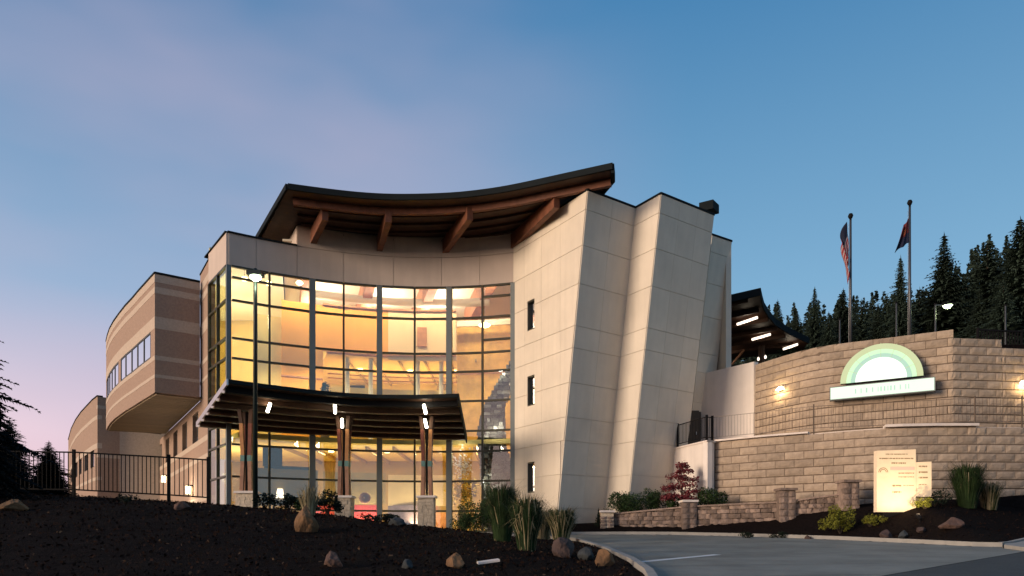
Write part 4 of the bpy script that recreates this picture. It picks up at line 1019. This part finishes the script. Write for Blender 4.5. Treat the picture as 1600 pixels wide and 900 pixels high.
for px, Y, top, m in ((948, 33.0, 1.35, 'light_stone'), (1076, 31.4, 1.75, 'rubble'), (1228, 28.9, 2.1, 'rubble'), (1326, 27.9, 2.35, 'rubble')):
    x = (px - 800) * Y / F
    MB().box(x-.3, x+.3, Y-.25, Y+.35, -.1, top).build('pier', m, rw)
    rr2 = random.Random(px)
    for k in range(5 if px > 1000 else 4):
        zk = h(x, Y-.5) + k * (top - h(x, Y-.5)) / 5
        for ww, xo in ((.34, -.17), (.32, .16)): link('stone', rr2.choice(SM), (x + xo, Y - .26, zk), rw, (0, 0, 0), (ww, .2, (top - h(x, Y-.5)) / 5 - .02)).data = rr2.choice(SM)
    MB().box(x-.36, x+.36, Y-.36, Y+.42, top + .002, top + .1).build('pier_cap', 'rubble' if px > 1100 else 'cap_conc', rw)

# ---------------------------------------------------------------- flag poles
def pole(x, Y, zt, r, label, nm='flagpole'):
    o = thing(nm, (x, Y, 8.4), label, 'flagpole')
    MB().tube([(x, Y, 8.3), (x, Y, zt-.3)], [r, r*.7], 10).build('pole', 'pole', o, smooth=True)
    MB().tube([(x, Y, 8.4), (x, Y, 8.55)], r*2, 10).build('base_collar', 'pole', o)
    MB().tube([(x, Y, zt-.3), (x, Y, zt-.2), (x, Y, zt-.19), (x, Y, zt-.08), (x, Y, zt+.03), (x, Y, zt+.06)], [r*.7, r*.7, r*1.1, r*1.7, r*1.1, .01], 10).build('finial', 'steel_dark', o, smooth=True)
    MB().tube([(x-r-.03, Y-.03, 9.3), (x-r-.03, Y-.03, zt-.5)], .008, 4).build('halyard', 'pole', o)
    return o
x1, x2, YF = (1329-800)*34/F, (1421.5-800)*34/F, 34.0
pole(x1, YF, (H-335)*YF/F, .075, 'left flagpole, with the striped flag, above the block wall'); pole(x2, YF, (H-314)*YF/F, .075, 'right taller flagpole, with the dark red and blue flag')
def flag_mat(name, us):
    m = bpy.data.materials.new(name); m.use_nodes = True; t = m.node_tree; n = t.nodes; l = t.links; b = n['Principled BSDF']; b.inputs['Roughness'].default_value = .9
    uv = n.new('ShaderNodeUVMap'); uv.uv_map = 'UVMap'; s_ = n.new('ShaderNodeSeparateXYZ'); l.new(uv.outputs[0], s_.inputs[0])
    def mm(op, a, b_=None):
        k = n.new('ShaderNodeMath'); k.operation = op
        for i, v in enumerate((a, b_)):
            if v is None: continue
            if isinstance(v, (int, float)): k.inputs[i].default_value = v
            else: l.new(v, k.inputs[i])
        return k.outputs[0]
    def mx(f, a, b_):
        k = n.new('ShaderNodeMix'); k.data_type = 'RGBA'; l.new(f, k.inputs[0])
        for i, v in ((6, a), (7, b_)):
            if isinstance(v, tuple): k.inputs[i].default_value = (*v, 1)
            else: l.new(v, k.inputs[i])
        return k.outputs[2]
    u, v = s_.outputs[0], s_.outputs[1]
    if us:
        st = mm('GREATER_THAN', mm('FRACT', mm('MULTIPLY', v, 6.5)), .5)
        c = mx(st, (.24, .012, .02), (.30, .24, .24)); can = mm('MULTIPLY', mm('LESS_THAN', u, .42), mm('GREATER_THAN', v, .46)); c = mx(can, c, (.006, .009, .028))
    else:
        c = mx(mm('GREATER_THAN', v, .42), (.008, .010, .035), (.09, .008, .012))
        dx = mm('SUBTRACT', u, .42); dy = mm('SUBTRACT', v, .62); rr_ = mm('ADD', mm('MULTIPLY', dx, dx), mm('MULTIPLY', dy, dy)); c = mx(mm('LESS_THAN', rr_, .018), c, (.22, .05, .02))
    l.new(c, b.inputs['Base Color']); MT[name] = m
flag_mat('flag_stripes', True); flag_mat('flag_redblue', False)
def flag(fn, nm, m, label):
    n, k = 24, 16; vs = [fn(i / n, j / k) for j in range(k + 1) for i in range(n + 1)]; fs = [(j*(n+1)+i, j*(n+1)+i+1, (j+1)*(n+1)+i+1, (j+1)*(n+1)+i) for j in range(k) for i in range(n)]
    mb = MB(); mb.add(vs, fs); o = mb.build(nm, m, smooth=True, fix=False); me = o.data; uvl = me.uv_layers.new(name='UVMap')
    for lp in me.loops: q = lp.vertex_index; uvl.data[lp.index].uv = ((q % (n+1)) / n, (q // (n+1)) / k)
    md = o.modifiers.new('thickness', 'SOLIDIFY'); md.thickness = .008
    return tag(o, label, 'flag')
zt1 = (H-347)*YF/F
flag(lambda u, v: (x1 - .09 - .50 * math.sin(min(1, .10 + u*.86) * 3.0) * (.12 + .88*v) * (.85 + .15*math.sin(9*u)) * (1 - .12*math.sin(9*v + 4*u)) , YF - .05 + .13 * math.sin(14*u + 3*v) * u, zt1 - (1-v)*1.25 - 1.75*u**.9 + .05*math.sin(11*u)), 'striped_flag', 'flag_stripes', 'limp red and white striped flag with dark blue canton on the left pole')
zt2 = (H-342)*YF/F
flag(lambda u, v: (x2 - .09 - .72 * u * (.45 + .55*(1-v)) , YF - .05 + .12*math.sin(10*u + 2*v) * u, zt2 - (1-v)*1.2 - .5*u + .03*math.sin(12*u)), 'red_blue_flag', 'flag_redblue', 'dark red and blue flag hanging on the taller right pole')
# lamp and thin poles on the upper level
def thin(px, py, Y, label, lamp=False):
    x = (px-800)*Y/F; zt = (H-py)*Y/F
    o = thing('street_lamp' if lamp else 'thin_pole', (x, Y, 8.5), label, 'street lamp' if lamp else 'pole')
    MB().tube([(x, Y, 8.3), (x, Y, zt)], [.055, .035], 8).build('pole', 'pole', o)
    MB().box(x-.05, x+.05, Y-.05, Y+.05, zt, zt+.08).build('pole_cap', 'steel_dark', o)
    if lamp:
        MB().obox((x+.3, Y, zt-.03), (.3, 0, 0), (0, .03, 0), (0, 0, .03)).build('arm', 'pole', o); MB().obox((x+.66, Y, zt+.02), (.26, 0, 0), (0, .16, 0), (0, 0, .06)).build('lamp_head', 'steel_dark', o)
        MB().tube([(x+.66, Y, zt-.05), (x+.66, Y, zt-.18)], [.24, .12], 12).build('lens', 'lamp_green', o)
        light('POINT', (x+.66, Y, zt-.4), 60, (.85, 1, .5), .15)
thin(1461.5, 476, 37, 'lit street lamp on the upper level right of the flagpoles', True)
thin(1312, 500, 36, 'thin grey pole left of the striped flag pole'); thin(1400.5, 474, 37, 'thin grey pole just left of the taller flagpole'); thin(1571, 478, 38, 'thin pole near the right edge before the dark trees')

# ---------------------------------------------------------------- upper entrance porch
o = thing('entrance_porch', (14.5, 44, 8.6), 'dark swooping porch roof with strip lights behind the tower', 'porch')
edge = [(14.5, 40.2), (14.95, 41.4), (15.5, 42.6), (16.3, 44.0), (17.4, 45.7), (19.2, 47.8), (21.5, 50.0)]
pr_ = [(9.3, 43.9), (12.65, 41.7)] + edge + [(22, 52), (15.5, 56), (9.5, 50)]
MB().prism(pr_, 14.42, 14.5).build('roof_deck', 'timber_dark', o); MB().prism(shift(pr_, .03, -.03), 14.502, 14.72).build('roof_sheet', 'roof', o)
MB().ribbon([(9.3, 43.9), (12.65, 41.7)] + edge, 14.3, 14.74, .09, -.1).build('eave_trim', 'coping', o)
for k in range(6):
    t = k / 5.5; a_ = V2((9.6, 44.6)).lerp(V2((15.6, 54)), t); b_ = V2(edge[0]).lerp(V2(edge[-1]), t) + Vector((-.5, .8))
    MB().ribbon([a_, b_], 14.2, 14.417, .16).build('rafter', 'timber_dark', o)
for q in ((13.4, 45.5), (18.3, 50.5), (13.5, 53.0)): MB().tube([(*q, 8.3), (*q, 14.3)], .22, 12).build('porch_column', 'timber_dark', o)
MB().box(9, 24, 57, 57.4, 8.3, 13.5).build('rear_wall', 'in_dark', o)
for (a_, b_) in (((14.7, 44.9), (15.5, 43.55)), ((16.85, 48.3), (17.65, 47.1)), ((15.2, 52.3), (16.0, 50.9)), ((20.0, 50.7), (20.5, 49.5))):
    A, B = Vector((*a_, 14.12)), Vector((*b_, 14.12)); MB().tube([A, B], .09, 8).build('strip_light', 'lamp_dim', o)
    light('POINT', ((A + B) / 2) + Vector((0, 0, -.25)), 16, (1, .82, .6), .2)
A, B = Vector((16.6, 52, 13.3)), Vector((17.4, 51.6, 14.3)); MB().tube([A, B], .09, 8).build('brace', 'post_salmon', o)
for i, px in enumerate((1185, 1196)):
    p = at(px, 561 - 3*i, 35.6); g = thing('globe_lamp', (p.x, p.y, 8.5), ('left' if i == 0 else 'right') + ' of two tiny globe lamps on the end of the block wall', 'lamp', 'globe lamps on the wall end')
    MB().tube([(p.x, p.y, 8.5), (p.x, p.y, p.z-.08)], .03, 8).build('stem', 'steel_dark', g); MB().tube([(p.x, p.y, p.z+z_) for z_ in (-.1, -.06, 0, .06, .1)], [.02, .045, .06, .045, .02], 10).build('globe', 'lamp_dim', g, smooth=True)
# lights below the brick wing
for k, (px, py, Y) in enumerate(((274, 765, 41.0), (236, 748, 50.0))):
    p = at(px, py, Y); t = (p.y - 36.65); wq = mwy(Y); p.x = wq.x - .3
    g = thing('wall_lantern', (p.x, p.y, p.z), ('bright lantern low on the brick wall behind the fence', 'small far lantern below the brick overhang')[k], 'wall lamp')
    MB().box(p.x-.03, p.x+.3, p.y-.1, p.y+.1, p.z+.2, p.z+.28).build('hood', 'steel_dark', g); MB().tube([(p.x, p.y, p.z-.25), (p.x, p.y, p.z+.2)], .13, 10).build('lens', 'lamp_warm', g)
    light('POINT', (p.x - .35, p.y - .25, p.z), 110 if k == 0 else 45, (1, .84, .62), .12)

# ---------------------------------------------------------------- plants
def rnd_tri(v, f, c, s, rr, dirv=None):
    d1 = Vector((rr.gauss(0, 1), rr.gauss(0, 1), rr.gauss(0, .7))).normalized() * s; d2 = Vector((rr.gauss(0, 1), rr.gauss(0, 1), rr.gauss(0, .7))).normalized() * s * .6
    k = len(v); v += [c - d1*.5, c + d2, c + d1*.6, c - d2*.6]; f.append((k, k+1, k+2, k+3))
def conifer_mesh(seed, m, hgt=1.0, width=.31, levels=72, low=.05, dense=1.5, taper=.78):
    rr = random.Random(seed); v = []; f = []; bias = [rr.uniform(.75, 1.15) for _ in range(12)]
    for L in range(levels):
        t = low + (1 - low) * (L / levels) ** .88; z = t * hgt; full = width * (1 - t) ** taper + .003
        rad_ = full * rr.uniform(.62, 1.15)
        nb_ = max(4, int((5 + 8 * (1 - t)) * dense)); a0 = rr.uniform(0, 6.28)
        for b in range(nb_):
            a = a0 + 6.283 * b / nb_ + rr.uniform(-.35, .35); Lb = rad_ * rr.uniform(.5, 1.12) * bias[int(a / 6.2832 * 12) % 12]; up = .55 * (t - .45)
            n = max(2, int(Lb / .013)); dv = Vector((math.cos(a), math.sin(a), 0)); pv = Vector((-dv.y, dv.x, 0)); sz = .0075 + .085 * full
            sz = min(sz, .026)
            for i in range(n):
                q = (i + .6) / n; c = dv * Lb * q + Vector((0, 0, z + Lb * (up * q - .30 * q * q) + rr.uniform(-.003, .003)))
                s = sz * (1.35 - .8 * q) * rr.uniform(.7, 1.2)
                for sg in (-1, 1):
                    tip = c + dv * s * 1.0 + pv * sg * s * rr.uniform(.7, 1.8) + Vector((0, 0, -s * rr.uniform(-.1, .7)))
                    k = len(v); v += [c - dv * s * .4, c + dv * s * .5 + Vector((0, 0, s*.25)), tip]; f.append((k, k+1, k+2))
                k = len(v); v += [c + pv * s * .3, c - pv * s * .3 - dv * s * .2, c + Vector((0, 0, -s * rr.uniform(.6, 1.5))) + dv * s * .4]; f.append((k, k+1, k+2))
    for i in range(10):
        z = hgt * (.955 + .005 * i); a = rr.uniform(0, 6.28); k = len(v); v += [Vector((0, 0, z)), Vector((.006*math.cos(a), .006*math.sin(a), z - .004)), Vector((0, 0, z + .02))]; f.append((k, k+1, k+2))
    me = bpy.data.meshes.new('crown'); me.from_pydata(v, [], f); me.materials.append(MT[m]); return me
def trunk_mesh(m='bark'):
    mb = MB().tube([(0, 0, -.05), (0, 0, .3), (0, 0, .98)], [.016, .011, .002], 7); me = bpy.data.meshes.new('trunk'); me.from_pydata(mb.v, [], mb.f); me.materials.append(MT[m]); return me
CM = [conifer_mesh(1, 'conifer'), conifer_mesh(2, 'conifer', width=.25), conifer_mesh(3, 'conifer', width=.38, levels=60), conifer_mesh(14, 'conifer', width=.34, levels=44, dense=1.1, taper=.65), conifer_mesh(15, 'conifer', width=.36, levels=66, taper=.95)]
TM = trunk_mesh()
def tree(px, pyt, Y, kind, label, grp='fir trees behind the upper level', ws=1.0, cm=None):
    x = (px - 800) * Y / F; zt = (H - pyt) * Y / F; zb_ = h(x, Y) - .3
    o = thing('fir_tree', (x, Y, zb_), label, 'tree', grp); hh = zt - zb_
    a = R.uniform(0, 6)
    link('trunk', TM, (x, Y, zb_), o, (0, 0, a), (hh, hh, hh)); link('crown', (cm or CM)[kind], (x, Y, zb_), o, (0, 0, a), (hh * ws, hh * ws, hh))
trees = [(1215, 470, 62, 1, 'small fir just right of the porch roof', 1.0), (1245, 485, 66, 0, 'short fir second right of the porch roof', .95), (1273, 450, 58, 4, 'pointed fir left of the striped flag', .85),
 (1318, 452, 60, 0, 'fir directly behind the striped flag', 1.0), (1346, 468, 66, 3, 'thin fir right of the striped flag', 1), (1372, 478, 60, 0, 'short fir between the two flags', 1.0), (1407, 402, 56, 1, 'slender sparse fir under the dark red flag', .8),
 (1386, 462, 64, 2, 'low fir left of the slender sparse fir', 1), (1437, 450, 66, 3, 'low fir right of the taller flagpole', 1.0), (1475, 367, 56, 4, 'tall full fir behind the lit upper street lamp', 1.15), (1510, 440, 64, 2, 'low broad fir right of the tall full fir', 1),
 (1543, 378, 60, 3, 'tall narrow fir second from the right edge', 1.3), (1594, 342, 50, 0, 'tallest fir at the right edge', 1.25), (1568, 440, 48, 2, 'broad lower fir before the two tallest ones', 1.0), (1640, 350, 56, 0, 'fir just beyond the right edge', 1.2),
 (1455, 462, 60, 2, 'low bushy fir left of the lit upper street lamp', .9), (1295, 488, 56, 2, 'low fir second left of the striped flag', .9), (1232, 500, 52, 2, 'lowest fir beside the porch roof', .8), (1530, 452, 52, 2, 'dense low fir under the tall narrow fir', .9)]
for px, py, Y, k, lb, ws in trees: tree(px, py, Y, k, lb, ws=ws)
# far wood that closes the gap behind the firs
mb = MB(); rr = random.Random(4)
for k in range(300):
    x = rr.uniform(22, 90); y = rr.uniform(70, 92); xq = x * 75 / y; top = (24.5 + .12 * (xq - 26) + 4.5 * S((xq - 44) / 8)) * y / 75 + rr.uniform(-2.6, 1.2); hh = rr.uniform(10, 13); wd = rr.uniform(.2, .34)
    for i in range(330):
        t = rr.random() ** .75; q = (1 - t) * hh * wd * rr.uniform(.2, 1.1); a_ = rr.uniform(0, 6.283)
        rnd_tri(mb.v, mb.f, Vector((x + q*math.cos(a_), y + q*math.sin(a_), top - hh * (1 - t))), rr.uniform(.35, .95) * (1.15 - .7*t), rr)
tag(mb.build('far_wood', 'conifer', fix=False), 'dark mass of distant wood behind the firs', 'wood', kind='stuff')
# near conifers at the left edge
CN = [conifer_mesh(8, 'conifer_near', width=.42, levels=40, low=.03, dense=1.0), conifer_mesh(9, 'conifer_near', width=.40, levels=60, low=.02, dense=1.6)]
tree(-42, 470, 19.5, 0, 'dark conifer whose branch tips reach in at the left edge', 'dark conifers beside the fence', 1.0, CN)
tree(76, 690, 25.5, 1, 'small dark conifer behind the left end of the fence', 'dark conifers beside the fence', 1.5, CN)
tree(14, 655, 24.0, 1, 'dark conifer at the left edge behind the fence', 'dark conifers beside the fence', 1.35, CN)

def grass(x, y, hgt, spread, n, m, label, tan=0.0, tanm='grass_tan', nm='ornamental_grass', plume=False):
    z = h(x, y); o = thing(nm, (x, y, z), label, 'grass'); rr = random.Random(int(x * 91 + y * 17)); g = MB(); tq = MB()
    for i in range(n):
        a = rr.uniform(0, 6.283); r0 = spread * .7 * math.sqrt(rr.random()); L = hgt * rr.uniform(.6, 1.08); lean = spread * (rr.uniform(.0, 1.25) if rr.random() < .75 else rr.uniform(1, 1.9))
        b0 = Vector((x + r0 * math.cos(a), y + r0 * math.sin(a), z - .05)); dv = Vector((math.cos(a), math.sin(a), 0)); pv = Vector((-dv.y, dv.x, 0)) * rr.uniform(.008, .016)
        tgt = tq if rr.random() < tan else g; k = len(tgt.v)
        ptp = [b0, b0 + dv*lean*.22 + Vector((0, 0, L*.45)), b0 + dv*lean*.6 + Vector((0, 0, L*.85)), b0 + dv*lean*rr.uniform(.95, 1.5) + Vector((0, 0, L*rr.choice((1.0, .92, .78, .6))))]
        if plume and tgt is tq: pv *= 1.6
        for i_, p in enumerate(ptp[:3]): tgt.v += [p - pv * (1 - .25*i_), p + pv * (1 - .25*i_)]
        tgt.v.append(ptp[3]); tgt.f += [(k, k+1, k+3, k+2), (k+2, k+3, k+5, k+4), (k+4, k+5, k+6)]
    if g.v: g.build('blades', m, o, fix=False)
    if tq.v: tq.build('seed_heads' if g.v else 'blades', tanm, o, fix=False)
    return o
grass(-.27, 19.2, 1.66, .34, 1700, 'grass_green', 'tallest dark green grass clump in front of the glass end', .02)
grass(.36, 16.8, 1.42, .30, 1500, 'grass_green', 'green grass clump with pale tips left of the boulders', .16, plume=True)
grass(1.75, 24.6, 1.25, .40, 1200, 'grass_green', 'smaller grass clump before the tower base', .3, plume=True)
grass(1.1, 26.5, 1.3, .55, 500, 'grass_green', 'pale feathery grass behind the clump at the tower corner', .75, plume=True)
grass(-6.2, 21.0, 1.0, .26, 130, 'grass_tan', 'pale feathery plume behind the dry tuft', 1.0, plume=True)
grass(17.2, 26.0, 1.75, .42, 1800, 'grass_green', 'tall green grass clump right of the cream sign', .05)
grass(18.3, 26.4, 1.2, .35, 300, 'grass_green', 'thin rusty grass clump beside the tall one', .5, plume=True)
def shrub(x, y, w_, hgt, n, m, label, leaf=.07, nm='shrub', z=None, cat='shrub', stems=True, cone=0.0):
    z = h(x, y) if z is None else z; o = thing(nm, (x, y, z), label, cat); rr = random.Random(int(abs(x) * 77 + y * 31)); mb = MB()
    cl_ = [(Vector((rr.gauss(0, .38), rr.gauss(0, .38), rr.uniform(.3, .9))), rr.uniform(.22, .42)) for _ in range(11)]
    for i in range(n):
        c, r_ = rr.choice(cl_); q = c + Vector((rr.gauss(0, 1), rr.gauss(0, 1), rr.gauss(0, 1))).normalized() * r_ * rr.uniform(.55, 1.05)
        tp_ = 1 - cone * max(0, q.z); p = Vector((x + q.x * w_ * .55 * tp_, y + q.y * w_ * .55 * tp_, z + max(.02, q.z) * hgt * .85))
        rnd_tri(mb.v, mb.f, p, leaf * rr.uniform(.6, 1.3), rr)
    mb.build('foliage', m, o, fix=False)
    if stems:
        st = MB()
        for i in range(6): a = i * 1.05; st.tube([(x, y, z-.05), (x + .12*w_*math.cos(a), y + .12*w_*math.sin(a), z + hgt*.3), (x + .3*w_*math.cos(a), y + .3*w_*math.sin(a), z + hgt*.62)], [.02, .014, .006], 5)
        st.build('stems', 'bark', o)
    return o
shrub(-1.75, 30.9, 1.9, 1.8, 5200, 'shrub_green', 'bushy green shrub left of the tallest grass clump'); shrub(-.55, 31.0, 1.7, 1.9, 5200, 'shrub_green', 'green shrub behind the tallest grass clump')
shrub(.75, 31.2, 1.5, 1.5, 3600, 'shrub_dark', 'dark low shrub at the foot of the tower')
shrub(5.9, 33.7, 2.8, 1.6, 6500, 'shrub_green', 'wide green shrub above the rubble wall left of the maple', z=1.0); shrub(7.25, 32.9, 1.6, 1.35, 3600, 'shrub_green', 'green shrub just under the red maple on the left', z=1.15)
shrub(9.1, 31.65, 1.6, 1.25, 3600, 'shrub_green', 'green shrub right of the red maple', z=1.2)
shrub(4.15, 33.0, .5, 1.25, 1200, 'shrub_dark', 'tiny cone shaped conifer left of the light pier', .05, cone=.85, z=.4)
shrub(12.15, 25.5, 1.25, 1.05, 2200, 'shrub_yellow', 'round yellow green shrub left of the cream sign', .06); shrub(13.1, 25.2, .9, .45, 900, 'shrub_yellow', 'low yellow flowering plant at the foot of the cream sign', .05)
shrub(14.95, 24.9, .8, .45, 700, 'shrub_yellow', 'low yellow plant right of the cream sign foot', .05); shrub(15.7, 25.6, 1.1, .6, 900, 'shrub_dark', 'low dark shrub between sign and tall grass', .06)
shrub(-7.6, 23.4, .9, .75, 1000, 'shrub_dark', 'dark shrub right of the lamp post foot', .07); shrub(-6.9, 23.0, .8, .6, 900, 'shrub_green', 'leafy shrub left of the pale plume', .07)
shrub(-6.05, 22.6, .95, .8, 1600, 'shrub_dark', 'dark rounded shrub just behind the pale plume', .07); shrub(-8.4, 23.4, .7, .6, 700, 'shrub_dark', 'small dark shrub at the lamp post foot', .07)
shrub(-4.1, 21.8, 1.1, .3, 900, 'shrub_dark', 'low blue green ground plant before the red sofas', .06); shrub(-11.0, 19.6, .5, .3, 300, 'shrub_dark', 'tiny plant on the mound below the fence', .05)
for k, (x, y) in enumerate(((9.2, 26.9), (10.4, 26.8), (17.6, 22.9))):
    shrub(x, y, .8, .3, 500, 'shrub_dark', ('low dark plant at the left of the right bed', 'low dark plant before the second rubble pier', 'low dark plant in the bed near the street')[k], .05)
# indoor plant on the canopy side
p = at(508, 607, 38.4); shrub(p.x, p.y, .7, .8, 500, 'shrub_dark', 'dark leafy indoor plant behind the glass above the canopy', .1, 'indoor_plant', 8.95 if False else p.z - .45, 'plant')
o = bpy.data.objects.get('indoor_plant'); z0 = WO[o.name].z
MB().tube([(p.x, p.y, 5.5), (p.x, p.y, z0 - .5), (p.x, p.y, z0 + .05)], [.25, .2, .24], 12).build('plant_stand', 'in_dark', o)
# red maple
x, y = 7.95, 32.2; z = 1.2
o = thing('red_maple', (x, y, z), 'small dark red japanese maple in front of the short white wall', 'tree'); rr = random.Random(12)
tb = MB().tube([(x, y, z-.1), (x+.05, y, z+.7), (x-.02, y, z+1.3)], [.05, .04, .02], 7); lf = MB()
tiers = [(0, 2.35, .28), (.1, 2.1, .42), (-.25, 1.85, .5), (.3, 1.7, .5), (0, 1.45, .7), (-.5, 1.3, .5), (.5, 1.15, .5), (-.2, .95, .6), (.35, .8, .45), (-.65, .85, .35)]
for (dx, dz, r_) in tiers:
    tb.tube([(x, y, z + dz*.45), (x + dx*.6, y, z + dz*.8), (x + dx*1.1, y, z + dz*.95)], [.022, .014, .006], 5)
    for i in range(340):
        a = rr.uniform(0, 6.283); q = r_ * math.sqrt(rr.random()); rnd_tri(lf.v, lf.f, Vector((x + dx + q*math.cos(a)*1.05, y + q*math.sin(a)*.8, z + dz + rr.gauss(0, .07) - .15*q)), rr.uniform(.05, .12), rr)
tb.build('trunk', 'bark', o); lf.build('crown', 'maple', o, fix=False)

p = at(722, 790, 37.55)
o = thing('flower_arrangement', (p.x, p.y, .48), 'white blossoms over yellow leaves behind the glass right of the canopy', 'flowers')
MB().tube([(p.x, p.y, .48), (p.x, p.y, .9), (p.x, p.y, 1.5), (p.x, p.y, 1.9)], [.22, .3, .26, .14], 14).build('vase', 'in_tan', o, smooth=True)
lf = MB(); bl = MB(); rr = random.Random(33)
for i in range(420): rnd_tri(lf.v, lf.f, Vector((p.x + rr.gauss(0, .32), p.y + rr.gauss(0, .12), 2.7 + rr.gauss(0, .42))), rr.uniform(.1, .22), rr)
for i in range(260): rnd_tri(bl.v, bl.f, Vector((p.x + .05 + rr.gauss(0, .24), p.y + rr.gauss(0, .12), 4.1 + rr.gauss(0, .45))), rr.uniform(.08, .18), rr)
lf.build('leaves', 'leaf_yellow', o, fix=False); bl.build('blossoms', 'blossom', o, fix=False)
light('POINT', (p.x, p.y - .25, 5.0), 16, (1, .9, .7), .1)
# ---------------------------------------------------------------- boulders
def boulder(x, y, s, m, label, seed, flat=.75, sink=.38, tall=1.0, cone=.25):
    bm = bmesh.new(); bmesh.ops.create_icosphere(bm, subdivisions=4, radius=1)
    planes = [(Vector((random.Random(seed*31+i).gauss(0, 1), random.Random(seed*17+i).gauss(0, 1), random.Random(seed*13+i).gauss(0, .8))).normalized(), .52 + .28 * random.Random(seed+i*7).random()) for i in range(15)]
    for v in bm.verts:
        for n_, d_ in planes:
            k = v.co.dot(n_) - d_
            if k > 0: v.co -= n_ * k
        v.co += v.co.normalized() * (.06 * noise.noise(v.co * 2.3 + Vector((seed, 0, 0))) + .03 * noise.noise(v.co * 6 + Vector((0, seed, 0))))
        kx = 1 - cone * max(-.3, v.co.z); v.co.x *= kx; v.co.y *= kx
        v.co = Vector((v.co.x * s, v.co.y * s * .85, v.co.z * s * flat * tall))
    me = bpy.data.meshes.new('boulder'); bm.to_mesh(me); bm.free(); me.materials.append(MT[m])
    me.polygons.foreach_set('use_smooth', [False] * len(me.polygons))
    o = link('boulder', me, (x, y, h(x, y) + s * flat * tall * (1 - sink) * .8), None, (0, 0, seed)); return tag(o, label, 'boulder')
def bo(px, y, s, m, label, seed, **k): return boulder((px - 800) * y / F, y, s, m, label, seed, **k)
bo(475, 17.0, .36, 'boulder_tan', 'tall pointed tan rock on the mound before the pale plume', 21, tall=2.0, cone=.75); bo(880, 16.0, .42, 'boulder_brown', 'largest brown boulder where the mound meets the driveway', 1, tall=1.1); bo(917, 15.6, .27, 'boulder_grey', 'dark grey boulder between the two brown ones at the kerb', 2)
bo(942, 14.4, .27, 'boulder_tan', 'tan boulder nearest the curved kerb', 3, tall=1.15); bo(712, 13.2, .25, 'boulder_tan', 'orange tan boulder at the bottom centre', 4, tall=1.1)
bo(520, 12.6, .26, 'boulder_rose', 'rosy brown boulder at the bottom left of centre', 5); bo(636, 12.6, .14, 'boulder_grey', 'small grey boulder between the tan and rosy ones', 6)
bo(20, 17.5, .33, 'boulder_tan', 'low tan boulder at the left edge of the mound', 7, tall=.9); bo(284, 19.0, .30, 'boulder_rose', 'tan rose boulder on the mound below the fence end', 8, tall=.8)
bo(622, 20.5, .30, 'boulder_grey', 'dark boulder on the crest before the violet sofa', 9, tall=.8); bo(1386, 23.4, .28, 'boulder_brown', 'brown boulder before the cream sign on the left', 10)
bo(1412, 23.0, .22, 'boulder_grey', 'grey boulder before the cream sign on the right', 11); bo(1488, 22.4, .40, 'boulder_rose', 'broad rosy boulder in the right bed below the tall grass', 12, tall=.8)
bo(1440, 23.0, .2, 'boulder_brown', 'small brown boulder right of the ground spotlight', 13); bo(1262, 25.6, .18, 'boulder_brown', 'small brown stone at the left part of the right bed', 14)
# pale flat path slab on the mulch
x, y = (763-800)*13.6/F, 13.6
o = MB().obox((x, y, h(x, y) + .06), (.21, .03, .03), (-.02, .07, .01), (0, 0, .02)).build('stepping_stone', 'cap_conc'); tag(o, 'pale flat stone sliver lying on the dark mulch', 'stone')
# mulch chips
mb = MB(); rr = random.Random(9)
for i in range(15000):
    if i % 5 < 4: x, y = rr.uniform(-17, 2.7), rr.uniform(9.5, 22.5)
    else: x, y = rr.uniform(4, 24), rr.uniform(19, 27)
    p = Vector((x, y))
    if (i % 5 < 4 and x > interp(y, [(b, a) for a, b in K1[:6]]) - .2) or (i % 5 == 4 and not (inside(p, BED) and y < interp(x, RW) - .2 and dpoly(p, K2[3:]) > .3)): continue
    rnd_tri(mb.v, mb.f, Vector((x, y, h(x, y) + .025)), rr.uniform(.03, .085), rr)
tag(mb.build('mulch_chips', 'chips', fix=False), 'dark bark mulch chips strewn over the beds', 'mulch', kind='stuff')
lv = MB()
for i in range(260):
    x, y = rr.uniform(-15, 2.4), rr.uniform(10.5, 22)
    if x > interp(y, [(b, a) for a, b in K1[:6]]) - .2: continue
    rnd_tri(lv.v, lv.f, Vector((x, y, h(x, y) + .05)), rr.uniform(.03, .075), rr)
tag(lv.build('fallen_leaves', 'leaf_dry', fix=False), 'scattered dry fallen leaves on the dark mulch mound', 'leaves', kind='stuff')
zd = lambda x, y: -1.30 + .0485*y + .0117*x
cr = MB(); r5 = random.Random(41)
for (x, y, dx, dy, n_) in ((3.6, 17.0, .5, .12, 9), (7.5, 19.5, .35, .3, 10), (5.2, 23.5, .45, -.05, 12), (9.5, 22.0, .4, .2, 7), (4.5, 28.0, .5, .0, 8), (11.0, 18.6, .2, .35, 6)):
    for k in range(n_):
        x2, y2 = x + dx * r5.uniform(.7, 1.2), y + dy + r5.uniform(-.12, .12); wv = r5.uniform(.008, .018)
        cr.add([(x, y, zd(x, y)+.003), (x2, y2, zd(x2, y2)+.003), (x2, y2+wv, zd(x2, y2+wv)+.003), (x, y+wv, zd(x, y+wv)+.003)], [(0, 1, 2, 3)]); x, y = x2, y2
tag(cr.build('driveway_crack', 'asphalt', fix=False), kind='structure')
# sidewalk along the front
sw = [(-30, 33.2), (-3, 32.9), (.6, 32.7), (2.0, 32.45), (2.6, 33.6), (.1, 37), (-7, 37.6), (-15, 35), (-18, 37), (-30, 50)]
tag(MB().prism(sw, .1, .42).build('sidewalk', 'kerb'), kind='structure')
